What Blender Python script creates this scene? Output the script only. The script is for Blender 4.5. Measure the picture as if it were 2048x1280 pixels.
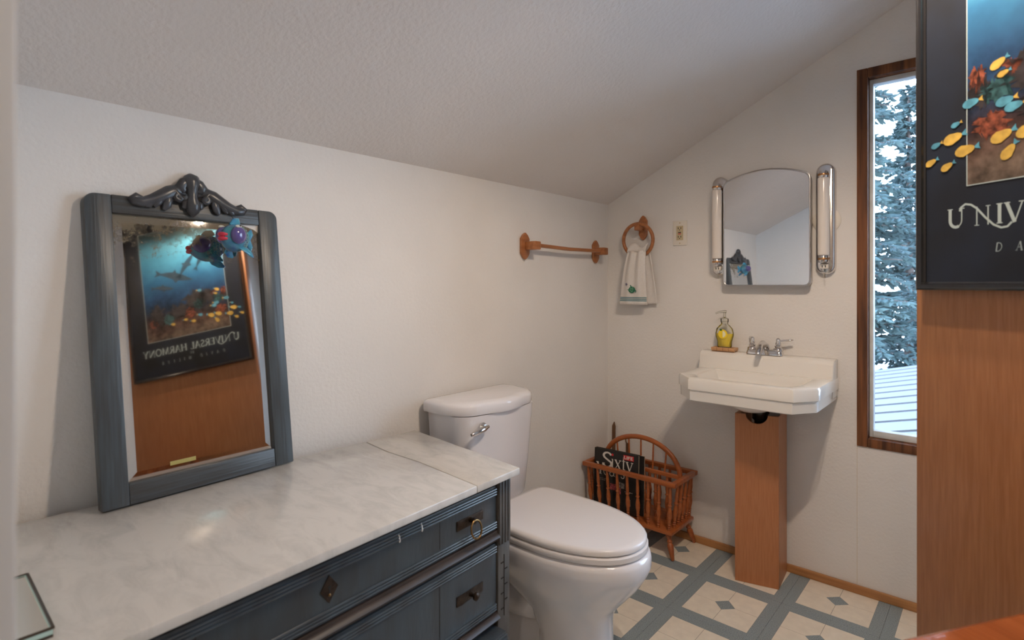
import bpy, bmesh, math, random
from mathutils import Vector, Matrix
random.seed(7)
PI = math.pi
S = bpy.context.scene
C = S.collection
for o in list(bpy.data.objects): bpy.data.objects.remove(o)

# ---------------------------------------------------------------- camera
cam = bpy.data.cameras.new('camera'); camo = bpy.data.objects.new('camera', cam); C.objects.link(camo)
camo.location = (1.516, -2.462, 1.18)
camo.rotation_euler = (PI/2, 0, math.radians(41.5))
cam.sensor_width = 36.0; cam.lens = 1102/2048*36.0
cam.shift_y = -70/2048
cam.clip_start = 0.02; cam.clip_end = 300
cam.dof.use_dof = True; cam.dof.focus_distance = 2.2; cam.dof.aperture_fstop = 4.0
S.camera = camo
# ---------------------------------------------------------------- world and exposure
W = bpy.data.worlds.new('world'); S.world = W; W.use_nodes = True
wn = W.node_tree.nodes; wl = W.node_tree.links
bg = wn['Background']
tc = wn.new('ShaderNodeTexCoord'); sx = wn.new('ShaderNodeSeparateXYZ'); rp = wn.new('ShaderNodeValToRGB')
wl.new(tc.outputs['Generated'], sx.inputs[0]); wl.new(sx.outputs['Z'], rp.inputs[0]); wl.new(rp.outputs[0], bg.inputs[0])
rp.color_ramp.elements[0].position = 0.0; rp.color_ramp.elements[0].color = (0.72, 0.84, 1.0, 1)
rp.color_ramp.elements[1].position = 0.9; rp.color_ramp.elements[1].color = (0.46, 0.65, 1.0, 1)
bg.inputs[1].default_value = 14.0
S.view_settings.view_transform = 'Standard'; S.view_settings.look = 'None'
S.view_settings.gamma = 1.0; S.view_settings.use_curve_mapping = False
S.view_settings.exposure = -0.46
LAMP_POWER = 8.0
HALL_FILL_POWER = 15.0  # strength of the added fill lamp in the hall
LAMP_COL = (1.0, 0.80, 0.62)
LAMP = Vector((1.31, -1.30, 2.03))

# ---------------------------------------------------------------- materials
def pr(m): return m.node_tree.nodes['Principled BSDF']
def mat(name, col, rough=0.5, metal=0.0, var=0.0, vscale=8.0, bump=0.0, bscale=60.0, spec=0.5, coat=0.0, stretch=(1,1,1), col2=None, trans=0.0, ior=1.45, detail=4.0):
    m = bpy.data.materials.new(name); m.use_nodes = True
    nt = m.node_tree; n = nt.nodes; l = nt.links; p = pr(m)
    p.inputs['Base Color'].default_value = (*col, 1); p.inputs['Roughness'].default_value = rough
    p.inputs['Metallic'].default_value = metal; p.inputs['Specular IOR Level'].default_value = spec
    p.inputs['Coat Weight'].default_value = coat; p.inputs['Transmission Weight'].default_value = trans; p.inputs['IOR'].default_value = ior
    if var or col2 or bump:
        t = n.new('ShaderNodeTexCoord'); mp = n.new('ShaderNodeMapping'); mp.inputs['Scale'].default_value = stretch
        l.new(t.outputs['Object'], mp.inputs[0])
    if var or col2:
        nz = n.new('ShaderNodeTexNoise'); nz.inputs['Scale'].default_value = vscale; nz.inputs['Detail'].default_value = detail
        l.new(mp.outputs[0], nz.inputs[0])
        r = n.new('ShaderNodeValToRGB'); r.color_ramp.elements[0].position = 0.35; r.color_ramp.elements[1].position = 0.68
        c2 = col2 if col2 else tuple(max(0, c*(1-var)) for c in col)
        c1 = col if col2 else tuple(min(1, c*(1+var*0.6)) for c in col)
        r.color_ramp.elements[0].color = (*c2, 1); r.color_ramp.elements[1].color = (*c1, 1)
        l.new(nz.outputs['Fac'], r.inputs[0]); l.new(r.outputs[0], p.inputs['Base Color'])
    if bump:
        nb = n.new('ShaderNodeTexNoise'); nb.inputs['Scale'].default_value = bscale; nb.inputs['Detail'].default_value = 3
        l.new(mp.outputs[0], nb.inputs[0])
        b = n.new('ShaderNodeBump'); b.inputs['Strength'].default_value = 1.0; b.inputs['Distance'].default_value = bump
        l.new(nb.outputs['Fac'], b.inputs['Height']); l.new(b.outputs[0], p.inputs['Normal'])
    return m
def wood(name, c1, c2, axis=2, scale=14.0, rough=0.4, coat=0.0):
    st = [scale]*3; st[axis] = scale*0.06
    return mat(name, c1, rough, col2=c2, vscale=3.0, stretch=tuple(st), bump=0.0006, bscale=4.0, coat=coat, detail=6)
M = {}
M['wall'] = mat('wall_plaster', (0.77, 0.745, 0.715), 0.85, var=0.03, vscale=3, bump=0.0012, bscale=95, spec=0.2)
M['ceiling'] = mat('ceiling_plaster', (0.79, 0.735, 0.69), 0.9, var=0.03, vscale=2, bump=0.0022, bscale=80, spec=0.15)
M['jamb'] = mat('jamb_paint', (0.62, 0.66, 0.72), 0.5)
M['vinyl_blue'] = mat('vinyl_blue_grey', (0.31, 0.375, 0.40), 0.42, var=0.45, vscale=420, detail=1)
M['vinyl_cream'] = mat('vinyl_cream', (0.86, 0.785, 0.66), 0.4, var=0.05, vscale=30, bump=0.0004, bscale=40)
M['vinyl_line'] = mat('vinyl_joint', (0.30, 0.27, 0.24), 0.6)
M['base_wood'] = wood('baseboard_wood', (0.52, 0.26, 0.10), (0.36, 0.16, 0.06), 0, 20)
M['rough_wood'] = wood('rough_window_wood', (0.25, 0.095, 0.035), (0.07, 0.028, 0.014), 2, 18, 0.75)
M['white_paint'] = mat('white_stop_paint', (0.74, 0.78, 0.80), 0.5, var=0.1, vscale=20)
M['panel_wood'] = wood('panel_veneer', (0.43, 0.185, 0.075), (0.355, 0.14, 0.052), 2, 70, 0.38, 0.15)
M['ped_wood'] = wood('pedestal_veneer', (0.50, 0.205, 0.085), (0.43, 0.165, 0.064), 2, 60, 0.4, 0.1)
M['rack_wood'] = wood('rack_maple', (0.43, 0.125, 0.032), (0.31, 0.08, 0.02), 0, 18, 0.33, 0.3)
M['oak'] = wood('towel_oak', (0.44, 0.17, 0.06), (0.31, 0.11, 0.035), 1, 22, 0.35, 0.3)
M['red_wood'] = wood('stool_wood', (0.42, 0.12, 0.035), (0.28, 0.07, 0.02), 0, 12, 0.22, 0.5)
M['soap_wood'] = wood('soap_dish_wood', (0.62, 0.36, 0.18), (0.50, 0.26, 0.12), 0, 22, 0.5)
M['dresser'] = mat('dresser_blue_paint', (0.048, 0.063, 0.074), 0.34, col2=(0.038, 0.041, 0.043), vscale=5, bump=0.0006, bscale=30, spec=0.5, stretch=(3, 4, 0.8))
M['dresser_brown'] = mat('dresser_dark_wood', (0.048, 0.034, 0.028), 0.4, var=0.3, vscale=10, stretch=(8, 1, 8))
M['post'] = mat('dresser_post_paint', (0.088, 0.083, 0.077), 0.5, var=0.3, vscale=12, stretch=(4, 4, 1))
M['bead'] = mat('dresser_bead_paint', (0.068, 0.086, 0.10), 0.22, col2=(0.052, 0.058, 0.062), vscale=6, stretch=(1, 3, 1))
M['void'] = mat('dark_recess_wood', (0.02, 0.015, 0.012), 0.8)
M['frame_paint'] = mat('mirror_frame_paint', (0.066, 0.082, 0.094), 0.36, col2=(0.050, 0.054, 0.058), vscale=6, bump=0.0006, bscale=6, stretch=(26, 26, 1.2))
M['frame_paint_h'] = mat('mirror_rail_paint', (0.066, 0.077, 0.086), 0.36, col2=(0.050, 0.050, 0.050), vscale=6, bump=0.0010, bscale=6, stretch=(1.2, 26, 34))
M['crest'] = mat('crest_dark_paint', (0.055, 0.058, 0.066), 0.28, var=0.3, vscale=30)
M['bronze'] = mat('dark_bronze', (0.055, 0.038, 0.028), 0.4, metal=0.7, var=0.4, vscale=60, bump=0.001, bscale=120)
M['brass'] = mat('aged_brass', (0.28, 0.17, 0.07), 0.32, metal=1.0, var=0.3, vscale=40)
M['porcelain'] = mat('white_porcelain', (0.80, 0.79, 0.82), 0.12, spec=0.5, coat=0.4)
M['sink_por'] = mat('sink_porcelain', (0.83, 0.80, 0.75), 0.13, spec=0.5, coat=0.4)
M['seat'] = mat('seat_plastic', (0.78, 0.76, 0.77), 0.2, spec=0.5)
M['chrome'] = mat('chrome', (0.72, 0.70, 0.69), 0.1, metal=1.0)
M['steel'] = mat('brushed_steel_rim', (0.55, 0.54, 0.54), 0.28, metal=1.0)
M['black_pipe'] = mat('black_drain', (0.015, 0.013, 0.012), 0.15, spec=0.6)
M['tube'] = mat('lamp_tube_glass', (0.78, 0.72, 0.66), 0.15, spec=0.6, coat=0.5)
M['copper'] = mat('copper_socket', (0.50, 0.27, 0.13), 0.3, metal=1.0)
M['plate'] = mat('outlet_plate', (0.76, 0.71, 0.63), 0.4)
M['outlet_tan'] = mat('outlet_tan', (0.55, 0.45, 0.28), 0.4)
M['black'] = mat('black_plastic', (0.012, 0.012, 0.012), 0.5)
M['terry'] = mat('white_terry', (0.80, 0.76, 0.72), 0.95, bump=0.002, bscale=500, spec=0.1, var=0.05, vscale=200)
M['teal'] = mat('teal_thread', (0.16, 0.28, 0.31), 0.8, bump=0.0006, bscale=400)
M['green'] = mat('green_thread', (0.03, 0.17, 0.10), 0.8)
M['lgreen'] = mat('light_green_thread', (0.16, 0.34, 0.22), 0.8)
M['purple'] = mat('purple_thread', (0.15, 0.13, 0.24), 0.8)
M['poster_frame'] = mat('black_frame_lacquer', (0.012, 0.012, 0.014), 0.16, spec=0.6, coat=0.5)
M['poster_mat'] = mat('poster_dark_border', (0.016, 0.017, 0.020), 0.32, col2=(0.020, 0.026, 0.042), vscale=6, spec=0.3)
M['silver_ink'] = mat('pale_ink', (0.42, 0.50, 0.50), 0.35)
M['dim_ink'] = mat('dim_ink', (0.30, 0.36, 0.37), 0.35)
M['yellow_fish'] = mat('yellow_fish_print', (0.58, 0.38, 0.08), 0.35, var=0.25, vscale=60)
M['blue_fish'] = mat('blue_fish_print', (0.09, 0.30, 0.42), 0.35, var=0.3, vscale=60)
M['orange_print'] = mat('orange_coral_print', (0.20, 0.055, 0.03), 0.35, var=0.8, vscale=90)
M['teal_print'] = mat('teal_coral_print', (0.03, 0.09, 0.10), 0.35, var=0.6, vscale=80)
M['dark_print'] = mat('dark_reef_print', (0.03, 0.025, 0.028), 0.35, var=0.6, vscale=60)
M['dolphin'] = mat('dolphin_print', (0.02, 0.05, 0.085), 0.35, var=0.3, vscale=20)
M['fish_body'] = mat('fish_turquoise_paint', (0.06, 0.30, 0.36), 0.25, col2=(0.03, 0.09, 0.26), vscale=22, coat=0.5)
M['fish_fin'] = mat('fish_blue_paint', (0.03, 0.12, 0.32), 0.25, col2=(0.05, 0.30, 0.42), vscale=45, coat=0.5)
M['fish_eye'] = mat('fish_purple_eye', (0.09, 0.07, 0.24), 0.12, coat=0.8, var=0.2, vscale=15)
M['fish_white'] = mat('fish_white_paint', (0.65, 0.68, 0.62), 0.4)
M['fish_red'] = mat('fish_red_lips', (0.55, 0.03, 0.07), 0.3, coat=0.4)
M['scale_line'] = mat('fish_scale_paint', (0.22, 0.42, 0.38), 0.4)
M['cord'] = mat('dark_cord', (0.03, 0.03, 0.03), 0.8)
M['tape'] = mat('yellowed_tape', (0.38, 0.32, 0.10), 0.5)
M['soap'] = mat('yellow_soap', (0.85, 0.66, 0.07), 0.08, spec=0.5, coat=0.5)
M['lemon'] = mat('lemon_print', (0.95, 0.70, 0.03), 0.3)
M['lemon_l'] = mat('lemon_pale_print', (0.90, 0.85, 0.55), 0.3)
M['leaf'] = mat('leaf_print', (0.03, 0.12, 0.02), 0.4)
M['book'] = mat('book_black_cover', (0.022, 0.020, 0.020), 0.3)
M['paper'] = mat('page_paper', (0.62, 0.52, 0.38), 0.8, var=0.1, vscale=200, stretch=(1, 40, 1))
M['ink_white'] = mat('white_print', (0.72, 0.68, 0.62), 0.4)
M['ink_red'] = mat('red_print', (0.60, 0.03, 0.04), 0.4)
M['ink_grey'] = mat('grey_photo_print', (0.35, 0.31, 0.29), 0.4, var=0.8, vscale=120)
M['ink_pink'] = mat('red_photo_print', (0.40, 0.08, 0.09), 0.4, var=0.8, vscale=120)
M['brown_stick'] = wood('stick_wood', (0.20, 0.11, 0.06), (0.12, 0.06, 0.03), 2, 20, 0.6)
M['tray'] = mat('tray_mirror', (0.70, 0.72, 0.70), 0.08, metal=1.0)
M['tray_glass'] = mat('tray_green_glass', (0.45, 0.62, 0.56), 0.1, spec=0.6, coat=0.5)
M['tray_rim'] = mat('tray_dark_metal', (0.09, 0.075, 0.06), 0.35, metal=0.8)
M['shade'] = mat('lamp_metal_shade', (0.6, 0.58, 0.55), 0.35, metal=0.6)
M['bark'] = mat('bark', (0.14, 0.11, 0.10), 0.9, var=0.5, vscale=10)
M['needles'] = mat('conifer_needles', (0.066, 0.108, 0.108), 0.7, col2=(0.028, 0.052, 0.056), vscale=1.5)
M['snow'] = mat('snow', (0.75, 0.77, 0.80), 0.8, var=0.05, vscale=1)
M['roof'] = mat('pale_metal_roof', (0.15, 0.145, 0.155), 0.6, var=0.06, vscale=6)
def glass_mat():
    m = bpy.data.materials.new('window_glass'); m.use_nodes = True; nt = m.node_tree; n = nt.nodes; l = nt.links
    for x in list(n): n.remove(x)
    o = n.new('ShaderNodeOutputMaterial'); mx = n.new('ShaderNodeMixShader'); t = n.new('ShaderNodeBsdfTransparent'); g = n.new('ShaderNodeBsdfGlossy'); f = n.new('ShaderNodeFresnel')
    t.inputs[0].default_value = (0.93, 0.97, 0.98, 1); g.inputs['Roughness'].default_value = 0.02; f.inputs[0].default_value = 1.3
    l.new(f.outputs[0], mx.inputs[0]); l.new(t.outputs[0], mx.inputs[1]); l.new(g.outputs[0], mx.inputs[2]); l.new(mx.outputs[0], o.inputs[0])
    return m
M['glass'] = glass_mat()
def clear_mat():
    m = glass_mat(); m.name = 'clear_plastic'
    for x in m.node_tree.nodes:
        if x.type == 'BSDF_TRANSPARENT': x.inputs[0].default_value = (0.97, 0.97, 0.94, 1)
        if x.type == 'FRESNEL': x.inputs[0].default_value = 1.3
    return m
M['clear'] = clear_mat()
def mirror_mat(name, aged):
    m = mat(name, (0.80, 0.79, 0.78), 0.015, metal=1.0)
    if aged:
        nt = m.node_tree; n = nt.nodes; l = nt.links; p = pr(m)
        t = n.new('ShaderNodeTexCoord'); sp = n.new('ShaderNodeSeparateXYZ'); l.new(t.outputs['Object'], sp.inputs[0])
        nz = n.new('ShaderNodeTexNoise'); nz.inputs['Scale'].default_value = 34; nz.inputs['Detail'].default_value = 10; nz.inputs['Roughness'].default_value = 0.75; l.new(t.outputs['Object'], nz.inputs[0])
        nl = n.new('ShaderNodeTexNoise'); nl.inputs['Scale'].default_value = 5; nl.inputs['Detail'].default_value = 2; l.new(t.outputs['Object'], nl.inputs[0])
        # silvering lost in a patch along the upper edge, specks elsewhere
        mr = n.new('ShaderNodeMapRange'); mr.inputs[1].default_value = 0.50; mr.inputs[2].default_value = 0.645; mr.inputs[3].default_value = -0.06; mr.inputs[4].default_value = 0.34
        l.new(sp.outputs['Z'], mr.inputs[0])
        a1 = n.new('ShaderNodeMath'); a1.operation = 'ADD'; l.new(nz.outputs['Fac'], a1.inputs[0]); l.new(mr.outputs[0], a1.inputs[1])
        a2 = n.new('ShaderNodeMath'); a2.operation = 'MULTIPLY_ADD'; l.new(nl.outputs['Fac'], a2.inputs[0]); a2.inputs[1].default_value = 0.35; l.new(a1.outputs[0], a2.inputs[2])
        r = n.new('ShaderNodeValToRGB'); r.color_ramp.elements[0].position = 0.80; r.color_ramp.elements[1].position = 0.95
        r.color_ramp.elements[0].color = (0, 0, 0, 1); r.color_ramp.elements[1].color = (0.75, 0.75, 0.75, 1)
        l.new(a2.outputs[0], r.inputs[0])
        d = n.new('ShaderNodeBsdfDiffuse'); d.inputs[0].default_value = (0.20, 0.17, 0.12, 1)
        mx = n.new('ShaderNodeMixShader'); l.new(r.outputs[0], mx.inputs[0]); l.new(p.outputs[0], mx.inputs[1]); l.new(d.outputs[0], mx.inputs[2])
        l.new(mx.outputs[0], n['Material Output'].inputs[0])
        p.inputs['Base Color'].default_value = (0.66, 0.65, 0.63, 1); p.inputs['Roughness'].default_value = 0.03
    return m
M['mirror'] = mirror_mat('mirror_silver', False)
M['old_mirror'] = mirror_mat('old_mirror_silver', True)
def marble_mat():
    m = mat('marble', (0.66, 0.63, 0.60), 0.16, spec=0.5); nt = m.node_tree; n = nt.nodes; l = nt.links; p = pr(m)
    t = n.new('ShaderNodeTexCoord'); mp = n.new('ShaderNodeMapping'); mp.inputs['Rotation'].default_value = (0, 0, 0.5); mp.inputs['Scale'].default_value = (1, 2.4, 1)
    l.new(t.outputs['Object'], mp.inputs[0])
    nz = n.new('ShaderNodeTexNoise'); nz.inputs['Scale'].default_value = 9; nz.inputs['Detail'].default_value = 10; nz.inputs['Roughness'].default_value = 0.68; nz.inputs['Distortion'].default_value = 0.7; l.new(mp.outputs[0], nz.inputs[0])
    r = n.new('ShaderNodeValToRGB'); e = r.color_ramp.elements
    e[0].position = 0.28; e[0].color = (0.47, 0.45, 0.42, 1); e[1].position = 0.56; e[1].color = (0.60, 0.57, 0.53, 1)
    l.new(nz.outputs['Fac'], r.inputs[0]); l.new(r.outputs[0], p.inputs['Base Color'])
    return m
M['marble'] = marble_mat()
def print_mat():
    # flat printed reef picture: blue water paler at the top, dark reef and sand at the foot
    m = mat('reef_print', (0.1, 0.2, 0.4), 0.4, spec=0.2); nt = m.node_tree; n = nt.nodes; l = nt.links; p = pr(m)
    t = n.new('ShaderNodeTexCoord'); sp = n.new('ShaderNodeSeparateXYZ'); l.new(t.outputs['Object'], sp.inputs[0])
    nz = n.new('ShaderNodeTexNoise'); nz.inputs['Scale'].default_value = 7; nz.inputs['Detail'].default_value = 6; l.new(t.outputs['Object'], nz.inputs[0])
    a = n.new('ShaderNodeMath'); a.operation = 'MULTIPLY_ADD'; a.inputs[1].default_value = 0.16; l.new(nz.outputs['Fac'], a.inputs[0]); l.new(sp.outputs['Z'], a.inputs[2])
    mr = n.new('ShaderNodeMapRange'); mr.inputs[1].default_value = 0.28; mr.inputs[2].default_value = 0.95; l.new(a.outputs[0], mr.inputs[0])
    r = n.new('ShaderNodeValToRGB'); cr = r.color_ramp; cr.elements[0].position = 0.0; cr.elements[0].color = (0.16, 0.12, 0.095, 1); cr.elements[1].position = 1.0; cr.elements[1].color = (0.05, 0.07, 0.09, 1)
    for ps, c in ((0.08, (0.12, 0.075, 0.06)), (0.16, (0.045, 0.03, 0.035)), (0.24, (0.02, 0.035, 0.07)), (0.33, (0.022, 0.06, 0.14)), (0.47, (0.03, 0.13, 0.26)), (0.62, (0.08, 0.32, 0.50)), (0.74, (0.13, 0.40, 0.56)), (0.84, (0.06, 0.12, 0.14)), (0.92, (0.08, 0.06, 0.05))):
        e = cr.elements.new(ps); e.color = (*c, 1)
    l.new(mr.outputs[0], r.inputs[0])
    n2 = n.new('ShaderNodeTexNoise'); n2.inputs['Scale'].default_value = 45; n2.inputs['Detail'].default_value = 8; l.new(t.outputs['Object'], n2.inputs[0])
    m2 = n.new('ShaderNodeMapRange'); m2.inputs[1].default_value = 0.3; m2.inputs[2].default_value = 0.7; m2.inputs[3].default_value = 0.35; m2.inputs[4].default_value = 1.25; l.new(n2.outputs['Fac'], m2.inputs[0])
    mk = n.new('ShaderNodeMapRange'); mk.inputs[1].default_value = 0.36; mk.inputs[2].default_value = 0.46; mk.inputs[3].default_value = 1.0; mk.inputs[4].default_value = 0.12; l.new(sp.outputs['Z'], mk.inputs[0])
    mm = n.new('ShaderNodeMix'); mm.data_type = 'FLOAT'; mm.inputs[2].default_value = 1.0; l.new(mk.outputs[0], mm.inputs[0]); l.new(m2.outputs[0], mm.inputs[3])
    vm = n.new('ShaderNodeVectorMath'); vm.operation = 'SCALE'; l.new(r.outputs[0], vm.inputs[0]); l.new(mm.outputs[0], vm.inputs['Scale']); l.new(vm.outputs[0], p.inputs['Base Color'])
    return m
M['print'] = print_mat()

# ---------------------------------------------------------------- mesh helpers
class MB:
    """collects shapes; build() links them as ONE mesh object"""
    def __init__(self): self.v = []; self.f = []; self.m = []; self.mi = 0
    def add(self, vs, fs):
        b = len(self.v); self.v += [tuple(x) for x in vs]
        for q in fs: self.f.append(tuple(b+i for i in q)); self.m.append(self.mi)
        return self
    def box(self, x0, x1, y0, y1, z0, z1):
        v = [(x, y, z) for x in (x0, x1) for y in (y0, y1) for z in (z0, z1)]
        return self.add(v, [(0,1,3,2),(4,6,7,5),(0,4,5,1),(2,3,7,6),(0,2,6,4),(1,5,7,3)])
    def prism(self, poly, a0, a1, axis='z'):
        """extrude a 2-D polygon along an axis (poly given in the two other axes, in xyz order)"""
        n = len(poly)
        def P(p, a): return (p[0], p[1], a) if axis == 'z' else ((p[0], a, p[1]) if axis == 'y' else (a, p[0], p[1]))
        v = [P(p, a0) for p in poly]+[P(p, a1) for p in poly]
        return self.add(v, [tuple(range(n))[::-1], tuple(range(n, 2*n))]+[(i, (i+1)%n, n+(i+1)%n, n+i) for i in range(n)])
    def loft(self, rings, cap0=True, cap1=True):
        n = len(rings[0]); v = [p for r in rings for p in r]; f = []
        for k in range(len(rings)-1):
            for i in range(n): f.append((k*n+i, k*n+(i+1)%n, (k+1)*n+(i+1)%n, (k+1)*n+i))
        if cap0: f.append(tuple(range(n))[::-1])
        if cap1: f.append(tuple(range((len(rings)-1)*n, len(rings)*n)))
        return self.add(v, f)
    def lathe(self, prof, c=(0,0,0), axis='z', n=16, sc=(1,1)):
        R = []
        for r, h in prof:
            ring = []
            for i in range(n):
                a = 2*PI*i/n; p, q = r*math.cos(a)*sc[0], r*math.sin(a)*sc[1]
                ring.append((c[0]+p, c[1]+q, c[2]+h) if axis == 'z' else ((c[0]+q, c[1]+h, c[2]+p) if axis == 'y' else (c[0]+h, c[1]+p, c[2]+q)))
            R.append(ring)
        return self.loft(R)
    def tube(self, pts, rad, n=10, closed=False, flat=None, up=None):
        """sweep a circle (or ellipse: flat = thickness factor along 'up') along points; rad a number or one per point"""
        pts = [Vector(p) for p in pts]; k = len(pts); rad = rad if isinstance(rad, (list, tuple)) else [rad]*k
        R = []; prev = None
        for i, p in enumerate(pts):
            a = pts[(i-1)%k] if (closed or i > 0) else p; b = pts[(i+1)%k] if (closed or i < k-1) else p
            d = (b-a).normalized()
            if up is not None: nn = Vector(up); nn = (nn-d*nn.dot(d)).normalized()
            else:
                nn = prev if prev is not None else (Vector((0,0,1)) if abs(d.z) < 0.9 else Vector((1,0,0)))
                nn = (nn-d*nn.dot(d)).normalized()
            prev = nn; bb = d.cross(nn); fl = 1.0 if flat is None else flat
            R.append([p+nn*(rad[i]*fl*math.cos(2*PI*j/n))+bb*(rad[i]*math.sin(2*PI*j/n)) for j in range(n)])
        if closed: R.append(R[0]); return self.loft(R, False, False)
        return self.loft(R)
    def ball(self, c, r, n=16, k=10):
        r = r if isinstance(r, (list, tuple)) else (r, r, r)
        R = []
        for j in range(k+1):
            t = PI*min(max(j/k, 0.01), 0.99); R.append([(c[0]+r[0]*math.sin(t)*math.cos(2*PI*i/n), c[1]+r[1]*math.sin(t)*math.sin(2*PI*i/n), c[2]-r[2]*math.cos(t)) for i in range(n)])
        return self.loft(R)
    def mesh(self, name, mats, smooth=None, bevel=0):
        me = bpy.data.meshes.new(name); me.from_pydata(self.v, [], self.f)
        mats = mats if isinstance(mats, (list, tuple)) else [mats]
        for x in mats: me.materials.append(M[x])
        for p, i in zip(me.polygons, self.m): p.material_index = i
        bm = bmesh.new(); bm.from_mesh(me); bmesh.ops.remove_doubles(bm, verts=bm.verts, dist=1e-6)
        bmesh.ops.recalc_face_normals(bm, faces=bm.faces)
        if bevel:
            ed = [e for e in bm.edges if len(e.link_faces) == 2 and e.calc_face_angle(0) > 0.5]
            bmesh.ops.bevel(bm, geom=ed, offset=bevel, segments=2, profile=0.5, affect='EDGES', clamp_overlap=True)
        bm.to_mesh(me); bm.free()
        if smooth is not None:
            me.polygons.foreach_set('use_smooth', [True]*len(me.polygons)); me.set_sharp_from_angle(angle=math.radians(smooth))
        me.update(); return me
    def build(self, name, mats, parent=None, smooth=40, bevel=0, loc=None, rot=None):
        o = bpy.data.objects.new(name, self.mesh(name, mats, smooth, bevel)); C.objects.link(o)
        if parent: o.parent = parent
        if loc is not None: o.location = loc
        if rot is not None: o.rotation_euler = rot
        return o
def tag(o, label, cat=None, group=None, kind=None):
    o['label'] = label
    if cat: o['category'] = cat
    if group: o['group'] = group
    if kind: o['kind'] = kind
    return o
def empty(name, loc, rot=(0,0,0)):
    o = bpy.data.objects.new(name, None); C.objects.link(o); o.location = loc; o.rotation_euler = rot; o.empty_display_size = 0.05
    return o
def inst(mesh, name, parent, loc=(0,0,0), rot=(0,0,0)):
    o = bpy.data.objects.new(name, mesh); C.objects.link(o); o.parent = parent; o.location = loc; o.rotation_euler = rot
    return o
def rrect(x0, x1, y0, y1, r, n=5):
    P = []
    for cx, cy, a0 in ((x1-r, y1-r, 0), (x0+r, y1-r, PI/2), (x0+r, y0+r, PI), (x1-r, y0+r, 1.5*PI)):
        for i in range(n+1): a = a0+PI/2*i/n; P.append((cx+r*math.cos(a), cy+r*math.sin(a)))
    return P

# ================================================================ the setting
XR = 2.35; YF = -2.42; YH = -3.7; KNEE = 1.594; PITCH = 0.5
floor = MB().box(-0.1, XR+0.1, YH-0.1, 0.1, -0.12, -0.003).build('floor', 'vinyl_line'); tag(floor, 'vinyl tile floor with cream squares and blue grey bands', 'floor', kind='structure')
T = 0.305; TX0 = 0.6055-T*2; TY0 = -0.2675
def tile_mesh(x0, x1, y0, y1, key):
    """one 12 inch vinyl tile, clipped to x0..x1 / y0..y1 (tile coordinates 0..T)"""
    g = 0.0004; b = 0.0365; h = T/2; d = 0.036; q = 0.0007
    bm = bmesh.new()
    def poly(ps, z0, z1, mi):
        vs = [bm.verts.new((p[0], p[1], z1)) for p in ps]; lo = [bm.verts.new((p[0], p[1], z0)) for p in ps]
        f = bm.faces.new(vs); f.material_index = mi; n = len(ps)
        for i in range(n):
            w = bm.faces.new((lo[i], lo[(i+1)%n], vs[(i+1)%n], vs[i])); w.material_index = mi
    poly([(g, g), (T-g, g), (T-g, b), (g, b)], -0.003, 0, 0); poly([(g, T-b), (T-g, T-b), (T-g, T-g), (g, T-g)], -0.003, 0, 0)
    poly([(g, b), (b, b), (b, T-b), (g, T-b)], -0.003, 0, 0); poly([(T-b, b), (T-g, b), (T-g, T-b), (T-b, T-b)], -0.003, 0, 0)
    poly([(h-d, h), (h, h-d), (h+d, h), (h, h+d)], -0.003, 0, 0)
    for sx_, sy_ in ((-1, -1), (1, -1), (1, 1), (-1, 1)):
        B = h-b-q; ps = [(h+sx_*q, h+sy_*(d+q)), (h+sx_*q, h+sy_*B), (h+sx_*B, h+sy_*B), (h+sx_*B, h+sy_*q), (h+sx_*(d+q), h+sy_*q)]
        if sx_*sy_ > 0: ps = ps[::-1]
        poly(ps, -0.003, 0, 1)
    poly([(b-q, b-q), (T-b+q, b-q), (T-b+q, T-b+q), (b-q, T-b+q)], -0.003, -0.0005, 2)
    for co, no in (((x0, 0, 0), (-1, 0, 0)), ((x1, 0, 0), (1, 0, 0)), ((0, y0, 0), (0, -1, 0)), ((0, y1, 0), (0, 1, 0))):
        bmesh.ops.bisect_plane(bm, geom=bm.verts[:]+bm.edges[:]+bm.faces[:], plane_co=co, plane_no=no, clear_outer=True)
    bmesh.ops.recalc_face_normals(bm, faces=bm.faces)
    me = bpy.data.meshes.new('floor_tile'); bm.to_mesh(me); bm.free()
    for k in ('vinyl_blue', 'vinyl_cream', 'vinyl_line'): me.materials.append(M[k])
    return me
cache = {}
for i in range(0, 8):
    for j in range(-9, 2):
        ox = TX0+i*T; oy = TY0+j*T
        x0, x1 = max(0, 0-ox), min(T, XR-ox); y0, y1 = max(0, YH-oy), min(T, 0-oy)
        if x1-x0 < 0.01 or y1-y0 < 0.01: continue
        key = (round(x0, 3), round(x1, 3), round(y0, 3), round(y1, 3))
        if key not in cache: cache[key] = tile_mesh(x0, x1, y0, y1, key)
        inst(cache[key], 'floor_tile', floor, (ox, oy, 0))
ZT = KNEE+PITCH*XR
tag(MB().box(-0.12, 0, YH, 0.12, 0, KNEE+0.05).build('wall_left', 'wall'), 'low white plaster knee wall behind dresser and toilet', 'wall', kind='structure')
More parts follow.
